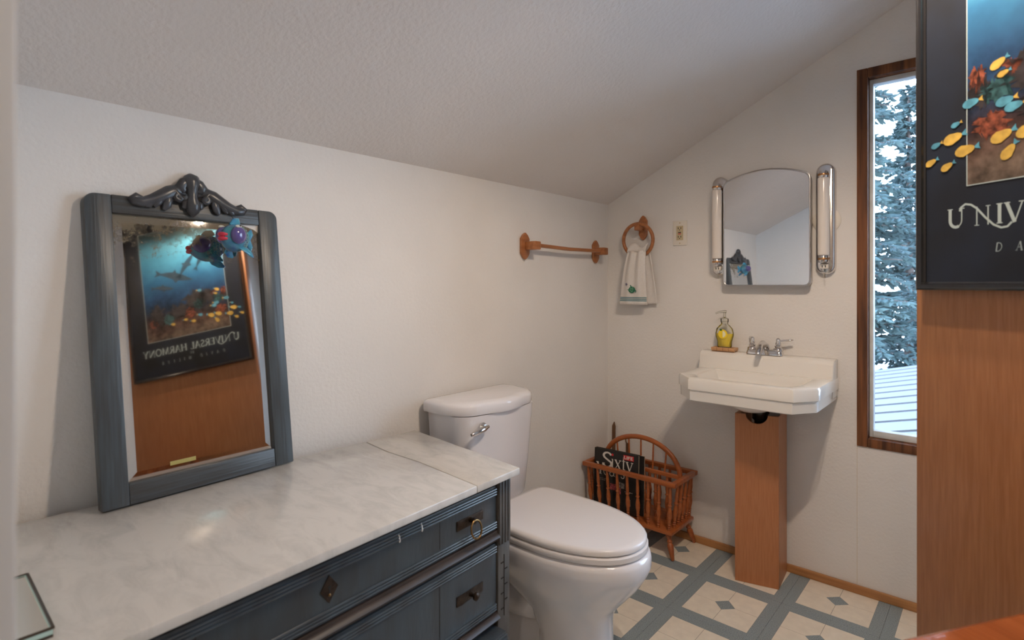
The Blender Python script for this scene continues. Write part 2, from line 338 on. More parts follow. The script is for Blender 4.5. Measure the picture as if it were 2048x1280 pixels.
# sink wall with its window opening
WX0, WX1, WZ0, WZ1 = 1.106, 2.26, 0.564, 2.003  # right side stretched unseen behind the wood panel to admit more daylight
mb = MB()
def gable(x0, x1, z0): return [(x0, z0), (x1, z0), (x1, KNEE+PITCH*x1+0.03), (x0, KNEE+PITCH*x0+0.03)]
mb.prism(gable(-0.0, WX0, 0), 0, 0.12, 'y'); mb.prism(gable(WX1, XR, 0), 0, 0.12, 'y'); mb.prism(gable(WX0, WX1, WZ1), 0, 0.12, 'y'); mb.box(WX0, WX1, 0, 0.12, 0, WZ0)
wb = mb.build('wall_back', 'wall')
MB().box(1.1062, 1.1074, -0.0006, 0.0, 0.034, 0.562).build('wall_seam', 'paper', wb, smooth=None)
tag(wb, 'white plaster gable wall holding the sink and tall window', 'wall', kind='structure')
tag(MB().prism(gable(0, 1.117, 0), YF-0.11, YF, 'y').build('wall_front', 'wall'), 'white plaster wall beside the doorway', 'wall', kind='structure')
tag(MB().box(XR, XR+0.12, YH, 0.12, 0, ZT+0.05).build('wall_right', 'wall'), 'white plaster wall beyond the wood panel', 'wall', kind='structure')
tag(MB().prism(gable(-0.12, XR+0.12, 0), YH-0.12, YH, 'y').build('wall_hall', 'wall'), 'white plaster wall at the end of the hall', 'wall', kind='structure')
tag(MB().prism([(-0.12, KNEE-0.06), (XR+0.12, KNEE+PITCH*(XR+0.12)), (XR+0.12, KNEE+PITCH*(XR+0.12)+0.12), (-0.12, KNEE+0.06)], YH-0.12, 0.12, 'y').build('ceiling', 'ceiling'), 'sloped textured plaster ceiling rising from the knee wall', 'ceiling', kind='structure')
tag(MB().box(1.117, 1.132, YF-0.112, YF+0.002, 0, 2.03).build('door_1', 'jamb', bevel=0.002), 'pale painted doorway jamb at the left edge', 'door jamb', kind='structure')
tag(MB().box(0.004, 2.34, -0.014, -0.0005, 0.0005, 0.031).build('baseboard_back', 'base_wood', bevel=0.002), 'thin stained wood baseboard strip under the sink wall', 'baseboard', kind='structure')
win = empty('window_1', (WX0, 0, WZ0)); tag(win, 'tall window in rough brown wood frame, widened unseen behind the panel for daylight', 'window', kind='structure')
w, h = WX1-WX0, WZ1-WZ0; fw = 0.036
for nm, b in (('frame_board', (0, fw, 0, h)), ('frame_board', (w-fw, w, 0, h)), ('frame_board', (fw, w-fw, 0, 0.034)), ('frame_board', (fw, w-fw, h-fw, h))):
    MB().box(b[0]+0.0005, b[1]-0.0005, -0.006, 0.118, b[2]+0.0005, b[3]-0.0005).build(nm, 'rough_wood', win, bevel=0.0015)
for b in ((fw, fw+0.012, 0.034, h-fw), (w-fw-0.012, w-fw, 0.034, h-fw), (fw+0.012, w-fw-0.012, 0.034, 0.058), (fw+0.012, w-fw-0.012, h-fw-0.018, h-fw)):
    MB().box(b[0], b[1], 0.035, 0.075, b[2], b[3]).build('window_stop', 'white_paint', win, bevel=0.001)
MB().box(fw+0.002, w-fw-0.002, 0.076, 0.080, 0.036, h-fw-0.002).build('glass_pane', 'glass', win)

# ================================================================ outside: lower roof, snow, trees
roof = empty('lower_roof', (0, 0.2, 0.15)); tag(roof, 'pale lapped roof just below the window', 'roof')
NR = 13; y0r = 0.14; y1r = 4.0; stp = (y1r-y0r)/NR
def rz(x): return 0.325+0.25*(x-0.55)
for i in range(NR):
    a = y0r+i*stp; b = a+stp-0.0005; m_ = MB()
    zz = lambda x, d: rz(x)-0.15+d
    x0, x1 = -3.0, 2.2
    m_.add([(x0, a-0.2, zz(x0, 0.009)), (x1, a-0.2, zz(x1, 0.009)), (x1, b-0.2, zz(x1, 0)), (x0, b-0.2, zz(x0, 0)),
            (x0, a-0.2, zz(x0, -0.03)), (x1, a-0.2, zz(x1, -0.03)), (x1, b-0.2, zz(x1, -0.03)), (x0, b-0.2, zz(x0, -0.03))],
           [(0,1,2,3), (4,7,6,5), (0,4,5,1), (1,5,6,2), (2,6,7,3), (3,7,4,0)])
    m_.build('roof_strip', 'roof', roof, smooth=None)
tag(MB().box(-25, 25, 4.5, 45, -3.2, -3.0).build('snow_ground', 'snow', smooth=None), 'snow covered ground outside the window', 'ground', kind='structure')
def tree_mesh(seed, hgt):
    R = random.Random(seed); tr = MB(); fo = MB()
    tr.tube([(0, 0, 0), (0.03, 0, hgt*0.4), (0, 0.02, hgt*0.75), (0, 0, hgt)], [hgt*0.016, hgt*0.012, hgt*0.006, 0.01], n=8)
    z = 0.5
    while z < hgt*0.985:
        a = R.random()*6.3; L = (1-z/hgt)**0.7*hgt*0.115+0.12; l_ = L*R.uniform(.6, 1.1); dx, dy = math.cos(a), math.sin(a); droop = R.uniform(.15, .5)
        at_ = lambda t: Vector((dx*l_*t, dy*l_*t, z-droop*l_*t*t+0.15*l_*t))
        tr.tube([at_(t) for t in (0, .35, .7, 1)], [0.016, 0.012, 0.008, 0.003], n=4)
        for q in range(int(18+l_*48)):
            t = R.uniform(.10, 1.05); side = R.choice((-1, 1)); sl = R.uniform(.10, .27)*(1.15-t*.55); p = at_(t)
            d = Vector((dx*.6-side*dy*.8, dy*.6+side*dx*.8, R.uniform(-.8, .25))).normalized()*sl
            s = Vector((-d.y, d.x, 0)).normalized()*sl*.15; u = Vector((0, 0, sl*.12))
            fo.add([p, p+d*.5+s, p+d, p+d*.5-s, p+d*.5+u, p+d*.5-u*1.6], [(0,1,4), (1,2,4), (2,3,4), (3,0,4), (1,0,5), (2,1,5), (3,2,5), (0,3,5)])
        z += R.uniform(.015, .045)
    return tr.mesh('trunk', 'bark', 60), fo.mesh('foliage', 'needles', None)
tm = [tree_mesh(3, 10.5), tree_mesh(9, 9.0)]
spots = [(-0.15, 7.2, 0, 'conifer nearest the window, its branches filling the left of the glass'), (2.5, 8.2, 1, 'conifer mostly hidden behind the wood panel side of the window'), (-2.8, 8.4, 1, 'conifer standing left of the view through the window'), (0.95, 10.2, 0, 'taller conifer showing right of the nearest tree'), (-1.5, 11.4, 0, 'conifer behind the nearest tree and left of it'), (3.6, 11.6, 0, 'far conifer beyond the tree hidden by the panel'), (-0.1, 13.6, 1, 'farthest conifer glimpsed through gaps in nearer branches')]
for x, y, k, lab in spots:
    t = empty('conifer_tree', (x, y, -3.0), (0, 0, x*3)); tag(t, lab, 'tree', 'conifers outside the window')
    inst(tm[k][0], 'trunk', t); inst(tm[k][1], 'foliage', t)

# ================================================================ wood panel and framed poster
PA = (1.386, -1.078); PHI = -0.576
pan = MB().box(-0.016, 0.72, 0.026, 0.062, 0.006, 2.12).build('wood_panel', 'panel_wood', loc=(PA[0], PA[1], 0), rot=(0, 0, PHI), bevel=0.0015)
tag(pan, 'tall flat brown wood veneer panel behind the framed poster', 'panel')
PW, PH = 0.636, 0.86
pos = empty('framed_poster', (PA[0], PA[1], 1.17), (0, 0, PHI)); tag(pos, 'black framed poster of a coral reef with pale lettering hanging on wood panel', 'poster')
fr = 0.016
prof = [(0, 0.025), (0, 0.004), (0.004, 0.0), (0.008, 0.003), (0.011, 0.0035), (0.013, 0.008), (fr, 0.010), (fr, 0.025)]
mb = MB(); R = []
for cx, cz, sxn, szn in ((0, 0, 1, 1), (PW, 0, -1, 1), (PW, PH, -1, -1), (0, PH, 1, -1)):
    R.append([(cx+sxn*p, y, cz+szn*p) for p, y in prof])
mb.loft(R+[R[0]], False, False); mb.build('frame', 'poster_frame', pos, smooth=30)
MB().box(fr-0.002, PW-fr+0.002, 0.012, 0.020, fr-0.002, PH-fr+0.002).build('mat_board', 'poster_mat', pos, smooth=None)
px0, px1, pz0, pz1 = 0.094, PW-0.094, 0.1975, PH-0.07
prt = MB().box(px0, px1, 0.0112, 0.013, pz0, pz1).build('print', 'print', pos, smooth=None)
b = MB(); e = 0.0016
b.box(px0-e, px0, 0.0108, 0.013, pz0-e, pz1+e).box(px1, px1+e, 0.0108, 0.013, pz0-e, pz1+e).box(px0, px1, 0.0108, 0.013, pz0-e, pz0).box(px0, px1, 0.0108, 0.013, pz1, pz1+e)
b.build('print_border', 'silver_ink', prt, smooth=None)
YP = 0.0104
def flat_poly(pts, y=YP, th=0.0006): return MB().prism(pts, y, y+th, 'y')
def blob(cx, cz, rx, rz_, seed, k=46, rough=0.42):
    R_ = random.Random(seed); return [(cx+rx*math.cos(2*PI*i/k)*(1+R_.uniform(-rough, rough)), cz+rz_*math.sin(2*PI*i/k)*(1+R_.uniform(-rough, rough))) for i in range(k)]
for cx, cz, rx, rz_, mt, sd in ((0.20, 0.385, 0.045, 0.04, 'dark_print', 1), (0.115, 0.365, 0.018, 0.03, 'dark_print', 2), (0.112, 0.392, 0.014, 0.02, 'orange_print', 3), (0.142, 0.36, 0.026, 0.022, 'teal_print', 4), (0.168, 0.395, 0.014, 0.012, 'orange_print', 5),
        (0.135, 0.30, 0.028, 0.022, 'orange_print', 6), (0.20, 0.32, 0.03, 0.02, 'dark_print', 7), (0.27, 0.37, 0.06, 0.05, 'dark_print', 8), (0.25, 0.35, 0.03, 0.025, 'teal_print', 9), (0.30, 0.31, 0.025, 0.03, 'orange_print', 10), (0.36, 0.33, 0.05, 0.04, 'dark_print', 11), (0.42, 0.30, 0.03, 0.028, 'teal_print', 12), (0.48, 0.33, 0.04, 0.05, 'dark_print', 13), (0.50, 0.29, 0.026, 0.02, 'orange_print', 14)):
    flat_poly(blob(cx, cz, rx, rz_, sd), 0.0109, 0.0004).build('coral', mt, prt, smooth=None)
def fish_poly(cx, cz, L, flip, tilt):
    pts = []
    for i in range(14):
        a = PI*2*i/14; pts.append((0.5*L*math.cos(a), 0.27*L*math.sin(a)*(1.0 if math.cos(a) > -0.2 else 0.8)))
    pts = [(x*0.85+0.06*L, z) for x, z in pts]
    tail = [(-0.34*L, 0.03*L), (-0.58*L, 0.17*L), (-0.54*L, 0), (-0.58*L, -0.15*L), (-0.34*L, -0.03*L)]
    ct, st = math.cos(tilt), math.sin(tilt); f = -1 if flip else 1
    g = lambda ps: [(cx+(x*f)*ct-z*st, cz+(x*f)*st+z*ct) for x, z in ps]
    return g(pts), g(tail)
FI = [(0.102, 0.350, .034, 'b', .15), (0.158, 0.336, .034, 'b', .15), (0.172, 0.323, .034, 'b', .15), (0.147, 0.407, .032, 'y', .5), (0.155, 0.386, .022, 'y', .3), (0.074, 0.317, .02, 'b', .3), (0.037, 0.286, .022, 'b', .3), (0.070, 0.292, .042, 'y', .25), (0.092, 0.264, .042, 'y', .15), (0.027, 0.254, .026, 'y', .4), (0.058, 0.240, .028, 'y', .45), (0.153, 0.276, .042, 'y', .35), (0.163, 0.246, .036, 'y', .9), (0.193, 0.276, .042, 'y', .35),
      (0.25, 0.29, .03, 'b', .2), (0.29, 0.265, .03, 'y', .2), (0.24, 0.42, .028, 'b', .2), (0.33, 0.28, .026, 'y', .1), (0.40, 0.27, .028, 'y', .2)]
for cx, cz, L, k, tl in FI:
    bo, ta = fish_poly(cx, cz, L, True, tl)
    m_ = MB(); m_.prism(bo, YP-0.0002, YP+0.0006, 'y'); m_.mi = 1; m_.prism(ta, YP, YP+0.0006, 'y')
    m_.build('printed_fish', ['yellow_fish' if k == 'y' else 'blue_fish', 'blue_fish' if k == 'y' else 'yellow_fish'], prt, smooth=None)
def dolphin(cx, cz, L, ang):
    base = [(-.5, .0), (-.38, .035), (-.2, .09), (0, .115), (.05, .2), (.1, .115), (.28, .08), (.42, .03), (.58, .10), (.53, 0), (.57, -.09), (.42, -.01), (.25, -.03), (.05, -.07), (-.05, -.16), (-.1, -.075), (-.3, -.05)]
    c_, s_ = math.cos(ang), math.sin(ang); return [(cx+L*(x*c_-z*s_), cz+L*(x*s_+z*c_)) for x, z in base]
for cx, cz, L, a in ((0.36, 0.52, 0.20, 0.35), (0.29, 0.575, 0.15, -0.9), (0.43, 0.47, 0.12, 0.2), (0.205, 0.60, 0.14, -1.0)):
    flat_poly(dolphin(cx, cz, L, a)).build('printed_dolphin', 'dolphin', prt, smooth=None)

# --- serif lettering from strokes (unit height 1): lists of (points, width)
TH, TN = 0.15, 0.055
def arc(cx, cy, rx, ry, a0, a1, n=12): return [(cx+rx*math.cos(math.radians(a0+(a1-a0)*i/n)), cy+ry*math.sin(math.radians(a0+(a1-a0)*i/n))) for i in range(n+1)]
def ser(x, y, w=0.26): return ([(x-w/2, y), (x+w/2, y)], 0.045)
G = {
 'U': (0.82, [([(.14, 1), (.14, .38)]+arc(.42, .38, .28, .36, 180, 300, 8), TH), (arc(.42, .38, .28, .36, 300, 360, 4)+[(.70, 1)], TN), ser(.14, .98), ser(.70, .98)]),
 'N': (0.90, [([(.14, 0), (.14, .98)], TN), ([(.12, .98), (.76, .02)], TH), ([(.76, 0), (.76, 1)], TN), ser(.14, .02), ser(.76, .98)]),
 'I': (0.34, [([(.17, 0), (.17, 1)], TH), ser(.17, .02), ser(.17, .98)]),
 'V': (0.84, [([(.10, 1), (.43, 0)], TH), ([(.43, 0), (.74, 1)], TN), ser(.12, .98), ser(.72, .98)]),
 'E': (0.66, [([(.16, 0), (.16, 1)], TH), ([(.12, .97), (.56, .97), (.57, .84)], TN), ([(.16, .52), (.46, .52)], TN), ([(.12, .03), (.58, .03), (.60, .18)], TN)]),
 'R': (0.74, [([(.16, 0), (.16, 1)], TH), ([(.12, .97), (.36, .97)]+arc(.36, .74, .22, .23, 90, -90, 8)+[(.18, .51)], 0.08), ([(.34, .51), (.68, .0)], TH), ser(.16, .02)]),
 'S': (0.58, [(arc(.30, .74, .19, .23, 20, 180, 9)+[(.16, .62), (.40, .42)]+arc(.29, .25, .21, .23, 30, -170, 9), 0.11)]),
 'A': (0.82, [([(.10, 0), (.40, 1)], TN), ([(.40, 1), (.72, 0)], TH), ([(.20, .36), (.60, .36)], TN), ser(.10, .02), ser(.72, .02)]),
 'L': (0.62, [([(.16, 0), (.16, 1)], TH), ([(.12, .03), (.56, .03), (.58, .20)], TN), ser(.16, .98)]),
 'H': (0.88, [([(.16, 0), (.16, 1)], TH), ([(.72, 0), (.72, 1)], TH), ([(.16, .52), (.72, .52)], TN), ser(.16, .02), ser(.16, .98), ser(.72, .02), ser(.72, .98)]),
 'M': (1.04, [([(.14, 0), (.18, 1)], TN), ([(.18, 1), (.52, .05)], TH), ([(.52, .05), (.84, 1)], TN), ([(.84, 1), (.90, 0)], TH), ser(.14, .02, .2), ser(.90, .02)]),
 'O': (0.92, [(arc(.46, .5, .36, .48, 90, 270, 14), TH*.8), (arc(.46, .5, .36, .48, -90, 90, 14), TH*.8)]),
 'Y': (0.80, [([(.08, 1), (.40, .48)], TH), ([(.40, .48), (.70, 1)], TN), ([(.40, .5), (.40, 0)], TH), ser(.10, .98), ser(.70, .98), ser(.40, .02)]),
 'D': (0.86, [([(.16, 0), (.16, 1)], TH), ([(.12, .97), (.36, .97)]+arc(.36, .5, .40, .47, 90, -90, 12)+[(.12, .03)], 0.085)]),
 'B': (0.68, [([(.16, 0), (.16, 1)], TH), ([(.12, .97), (.34, .97)]+arc(.34, .75, .19, .22, 90, -90, 8)+[(.16, .52)], 0.075), ([(.34, .52)]+arc(.34, .27, .24, .25, 90, -90, 8)+[(.12, .03)], 0.085)]),
 'i': (0.30, [([(.15, 0), (.15, .64)], .10), ([(.06, .62), (.15, .64)], .04), ser(.15, .015, .2)]),
 'x': (0.62, [([(.08, .64), (.52, .0)], .11), ([(.52, .64), (.08, 0)], .045), ser(.10, .63, .2), ser(.50, .63, .2), ser(.10, .015, .2), ser(.52, .015, .2)]),
 't': (0.36, [([(.16, .92), (.16, .10), (.22, .02), (.32, .06)], .10), ([(.04, .64), (.32, .64)], .045)]),
 'y': (0.62, [([(.06, .64), (.32, .02)], .11), ([(.54, .64), (.22, -.24), (.08, -.26)], .05), ser(.10, .63, .2), ser(.52, .63, .2)]),
 'e': (0.54, [(arc(.28, .32, .21, .31, 5, 320, 16), .075), ([(.08, .36), (.48, .36)], .04)]),
 'a': (0.54, [(arc(.26, .46, .17, .17, 160, 0, 8)+[(.43, .08), (.52, .02)], .085), (arc(.24, .18, .17, .17, 60, 330, 12), .07)]),
 'r': (0.44, [([(.14, 0), (.14, .64)], .10), (arc(.30, .44, .16, .18, 180, 50, 7), .06), ser(.14, .015, .22)]),
 's': (0.42, [(arc(.21, .47, .13, .15, 20, 180, 8)+[(.12, .38), (.30, .27)]+arc(.21, .16, .14, .15, 30, -170, 8), .07)]),
 ' ': (0.40, []),
}
def stroke(mb, pts, wd, fx):
    V = [Vector((p[0], p[1])) for p in pts]; L = []; Rr = []
    for i in range(len(V)):
        a = V[max(i-1, 0)]; c_ = V[min(i+1, len(V)-1)]; d = (c_-a).normalized(); n_ = Vector((-d.y, d.x))*wd/2
        L.append(V[i]+n_); Rr.append(V[i]-n_)
    n = len(V); vs = [fx(p) for p in L]+[fx(p) for p in Rr]
    mb.add(vs, [(i, i+1, n+i+1, n+i) for i in range(n-1)])
def letters(text, x, z, hgt, y, parent, mtl, track=0.0, width=None, slant=0.0):
    tot = sum(G[c_][0]+track for c_ in text)*hgt; k = 1.0 if width is None else width/tot
    for c_ in text:
        wd, st = G[c_]
        if st:
            m_ = MB()
            for j, (pts, sw) in enumerate(st): stroke(m_, pts, sw, lambda p: (x+(p[0]+slant*p[1])*hgt*k, y-0.00002*j, z+p[1]*hgt))
            m_.build('letter', mtl, parent, smooth=None)
        x += (wd+track)*hgt*k
letters('U', 0.057, 0.120, 0.036, 0.0116, pos, 'silver_ink', 0, 0.031)
for x in (0.110, 0.129):
    m_ = MB(); stroke(m_, [(x, 0.120), (x, 0.155)], 0.0022, lambda p: (p[0], 0.0116, p[1])); stroke(m_, [(x-0.004, 0.1205), (x+0.004, 0.1205)] if x < 0.12 else [(x-0.004, 0.1545), (x+0.004, 0.1545)], 0.0014, lambda p: (p[0], 0.0116, p[1])); m_.build('letter', 'silver_ink', pos, smooth=None)
m_ = MB(); stroke(m_, [(0.080, 0.150), (0.082, 0.157), (0.090, 0.1625), (0.100, 0.160), (0.110, 0.152), (0.124, 0.134), (0.138, 0.119), (0.150, 0.1125), (0.160, 0.1135), (0.167, 0.121)], 0.0036, lambda p: (p[0], 0.01155, p[1]))
m_.build('letter_swash', 'silver_ink', pos, smooth=None)
letters('IVERSAL HARMONY', 0.141, 0.120, 0.036, 0.0116, pos, 'silver_ink', 0.02, 0.437)
letters('BY', 0.306, 0.097, 0.012, 0.0116, pos, 'dim_ink', 0.15)
letters('DAVID MILLER', 0.140, 0.070, 0.016, 0.0116, pos, 'dim_ink', 1.6, 0.36, 0.15)

# ================================================================ dresser
DO = Vector((0.572, -1.363, 0)); DA = math.atan2(0.0603, 0.998)   # front right corner of marble; turn about z
DW = 1.045
# local frame: x = outward (front is x=0), y = towards +Y world (right end is y=0, left end y=-DW)
dr = empty('dresser', (DO.x, DO.y, 0), (0, 0, DA)); tag(dr, 'old blue grey painted dresser with dark metal pulls under the marble top', 'dresser')
FX = -0.03
yr, yl = -0.006, -DW+0.006
D0 = -0.475
MB().box(D0, FX-0.02, yl+0.02, yr-0.02, 0.10, 0.675).build('carcass', 'dresser_brown', dr, bevel=0.002)
for s_, ya in ((1, yr), (-1, yl)):
    m_ = MB(); a, b_ = (ya-0.048, ya) if s_ > 0 else (ya, ya+0.048)
    m_.box(FX-0.05, FX, a, b_, 0.0, 0.504)
    p = m_.build('corner_post', 'post', dr, bevel=0.002)
    f = MB()
    n_ = 4; wv = (b_-a)/n_
    for i in range(n_): f.box(FX-0.05, FX+0.004, a+i*wv+0.0015, a+(i+1)*wv-0.0015, 0.506, 0.680)
    f.box(FX-0.05, FX, a, b_, 0.504, 0.680); f.build('fluted_block', 'post', p, bevel=0.0012)
    c_ = (a+b_)/2
    g_ = MB().box(FX, FX+0.0012, c_-0.001, c_+0.001, 0.315, 0.475); 
    for i in range(7): g_.box(FX, FX+0.0015, c_+(0.003 if i % 2 else -0.013), c_+(0.013 if i % 2 else -0.003), 0.335+i*0.02, 0.3375+i*0.02)
    g_.build('carved_line', 'void', p, smooth=None)
    MB().box(D0, D0+0.045, a, b_, 0.0, 0.675).build('rear_post', 'post', dr, bevel=0.002)
MB().box(D0+0.045, FX-0.05, yr-0.03, yr-0.008, 0.12, 0.672).build('side_panel', 'dresser_brown', dr, bevel=0.002)
MB().box(FX-0.03, FX-0.004, yl+0.048, yr-0.048, 0.663, 0.681).build('top_rail', 'dresser_brown', dr, bevel=0.001)
def rail(z0, z1):
    m_ = MB(); y0_, y1_ = yl+0.049, yr-0.049
    m_.prism([(FX-0.03, z0), (FX+0.002, z0), (FX+0.004, z0+0.004), (FX+0.009, z0+0.009), (FX+0.004, z0+0.015), (FX-0.001, z0+0.017), (FX-0.001, z1), (FX-0.03, z1)], y0_, y1_, 'y')
    m_.build('rail_moulding', 'dresser_brown', dr, smooth=30)
rail(0.522, 0.546); rail(0.314, 0.334)
def bead(m_, z, y0_, y1_, fx):
    for k in range(3):
        zz = z+k*0.0065
        m_.tube([(fx, y0_, zz), (fx, y1_, zz)], 0.0030, n=8)
def drawer(z0, z1, out, ring):
    fx = FX-0.004+out; y0_, y1_ = yl+0.052, yr-0.052
    d = MB().box(fx-0.02-out, fx, y0_, y1_, z0, z1).build('drawer', 'dresser', dr, bevel=0.0015)
    m_ = MB(); bead(m_, z1-0.0215, y0_, y1_, fx+0.0005); bead(m_, z0+0.0065, y0_, y1_, fx+0.0005); m_.build('bead_moulding', 'bead', d)
    zm = (z0+z1)/2; za, zb_ = z0+0.024, z1-0.0255
    for yy in (-0.26, -DW+0.26): MB().box(fx-0.001, fx+0.0006, yy-0.0007, yy+0.0007, za, zb_).build('panel_joint', 'void', d, smooth=None)
    for yy in (-0.158, -DW+0.158):
        pl = MB().box(fx-0.0005, fx+0.0022, yy-0.047, yy+0.047, zm-0.011, zm+0.013).build('pull_plate', 'bronze', d, bevel=0.0008)
        if ring:
            MB().lathe([(0.0, 0), (0.007, 0), (0.006, 0.008), (0.008, 0.011), (0.008, 0.016), (0.0, 0.018)], (fx+0.002, yy, zm+0.004), 'x', 12).build('pull_post', 'bronze', pl)
            pts = [(fx+0.018+0.004*(1-math.cos(a)), yy+0.018*math.sin(a), zm+0.004-0.019+0.021*math.cos(a)) for a in [2*PI*i/28 for i in range(28)]]
            MB().tube(pts, 0.0024, n=8, closed=True).build('pull_ring', 'brass', pl)
        else:
            MB().lathe([(0.0, 0), (0.006, 0), (0.0045, 0.010), (0.006, 0.014), (0.010, 0.017), (0.010, 0.022), (0.004, 0.026), (0.0, 0.0265)], (fx+0.002, yy, zm+0.002), 'x', 12).build('pull_knob', 'bronze', pl)
    es = MB().prism([(-0.55-0.019, zm+0.004), (-0.55, zm-0.022), (-0.55+0.019, zm+0.004), (-0.55, zm+0.030)], fx-0.0005, fx+0.002, 'x').build('key_escutcheon', 'bronze', d, smooth=None)
    k = MB(); k.lathe([(0.0035, 0), (0.0035, 0.0006)], (fx+0.0019, -0.55, zm+0.008), 'x', 10); k.box(fx+0.0019, fx+0.0026, -0.5515, -0.5485, zm-0.004, zm+0.007); k.build('keyhole', 'black', es, smooth=None)
    MB().ball((fx+0.002, -0.55, zm-0.007), 0.003, 8, 6).build('brass_pin', 'brass', es)
    return d, fx, zm
d1, fx1, zm1 = drawer(0.548, 0.661, 0.0, True)
d2, fx2, zm2 = drawer(0.336, 0.513, 0.0, False)
d3, fx3, zm3 = drawer(0.11, 0.300, 0.035, False)
for yy, zz in ((-0.381, 0.645), (-0.317, 0.646)):
    m_ = MB()
    for dy, dz, k in ((0, 0, 1), (0.001, -0.007, 1.2), (-0.002, 0.006, .7)): m_.ball((fx1+0.0022, yy+dy, zz+dz), (0.0015, 0.0022*k, 0.0042*k), 8, 6)
    m_.build('paint_drip', 'ink_white', d1)
MB().box(D0+0.01, FX-0.01, yl+0.03, yr-0.03, 0.06, 0.11).build('plinth', 'dresser_brown', dr, bevel=0.002)

# marble top: two pieces, cracked near the right end
def quad_slab(pts, z0, z1):
    return MB().prism(pts, z0, z1)
mt = empty('marble_top', (0.33, -1.8, 0.682)); tag(mt, 'grey white marble slab cracked across near its right end on the dresser', 'marble top')
BRc, FRc = (0.067, -1.309), (0.572, -1.363)
yl_ = -2.405; FLc = (0.572+0.0604*(1.363-2.405)/-1*1.0, yl_); FLc = (0.572+0.0604*1.042, yl_); BLc = (0.035, yl_)
crack = [(0.060, -1.495), (0.20, -1.510), (0.338, -1.508), (0.463, -1.519), (0.5815, -1.530)]
off = lambda ps: [(x-0.33, y+1.8) for x, y in ps]
gp = [0.0016, 0.0014, 0.001, 0.0005, 0.0003]
main = [(x, y-g_) for (x, y), g_ in zip(crack, gp)]+[FLc, BLc]
frag = [(x, y+g_) for (x, y), g_ in zip(crack, gp)]+[FRc, BRc]
MB().prism(off(main), 0.0, 0.018).build('main_slab', 'marble', mt, bevel=0.003)
MB().prism(off(frag), 0.0, 0.018).build('broken_end', 'marble', mt, bevel=0.003)

# ================================================================ dresser mirror leaning on the wall
MW, MH, MT = 0.4286, 0.686, 0.030
ma = math.atan2(0.428, -0.023)         # direction of the bottom edge
mir = empty('dresser_mirror', (0.114, -2.167, 0.7005), (0, 0, ma)); LEAN = math.radians(7.66)
tag(mir, 'old mirror in blue grey wood frame with carved crest leaning on the wall', 'mirror')
mir.rotation_mode = 'XYZ'
# local: x right along width, y into the wall, z up; lean = rotation about local x
mir.matrix_world = Matrix.Translation((0.114, -2.167, 0.7045)) @ Matrix.Rotation(ma, 4, 'Z') @ Matrix.Rotation(-LEAN, 4, 'X')
st, tr_, br_ = 0.050, 0.042, 0.046
def arcp(cx, cz, r, a0, a1, n=6): return [(cx+r*math.cos(math.radians(a0+(a1-a0)*i/n)), cz+r*math.sin(math.radians(a0+(a1-a0)*i/n))) for i in range(n+1)]
MB().prism([(0, 0), (st, 0), (st, MH)]+arcp(0.022, MH-0.022, 0.022, 90, 180), 0, MT, 'y').build('stile', 'frame_paint', mir, bevel=0.0025)
MB().prism([(MW-st, 0), (MW, 0)]+arcp(MW-0.022, MH-0.022, 0.022, 0, 90)+[(MW-st, MH)], 0, MT, 'y').build('stile', 'frame_paint', mir, bevel=0.0025)
MB().box(st+0.0004, MW-st-0.0004, 0.0006, MT, 0, br_).build('bottom_rail', 'frame_paint_h', mir, bevel=0.002)
MB().box(st+0.0004, MW-st-0.0004, 0.0006, MT, MH-tr_, MH).build('top_rail', 'frame_paint_h', mir, bevel=0.002)
gx0, gx1, gz0, gz1 = st-0.002, MW-st+0.002, br_-0.002, MH-tr_+0.002; bv = 0.021; yg = 0.010
m_ = MB(); i0, i1, k0, k1 = gx0+bv, gx1-bv, gz0+bv, gz1-bv
m_.add([(i0, yg, k0), (i1, yg, k0), (i1, yg, k1), (i0, yg, k1), (gx0, yg+0.0009, gz0), (gx1, yg+0.0009, gz0), (gx1, yg+0.0009, gz1), (gx0, yg+0.0009, gz1)],
       [(0,1,2,3), (4,5,1,0), (5,6,2,1), (6,7,3,2), (7,4,0,3)])
m_.build('mirror_glass', 'old_mirror', mir, smooth=None)
MB().box(gx0, gx1, 0.0135, 0.020, gz0, gz1).build('backing_board', 'dresser_brown', mir, smooth=None)
MB().box(0.135, 0.190, yg-0.0006, yg-0.0001, 0.062, 0.071).build('tape_strip', 'tape', mir, smooth=None)
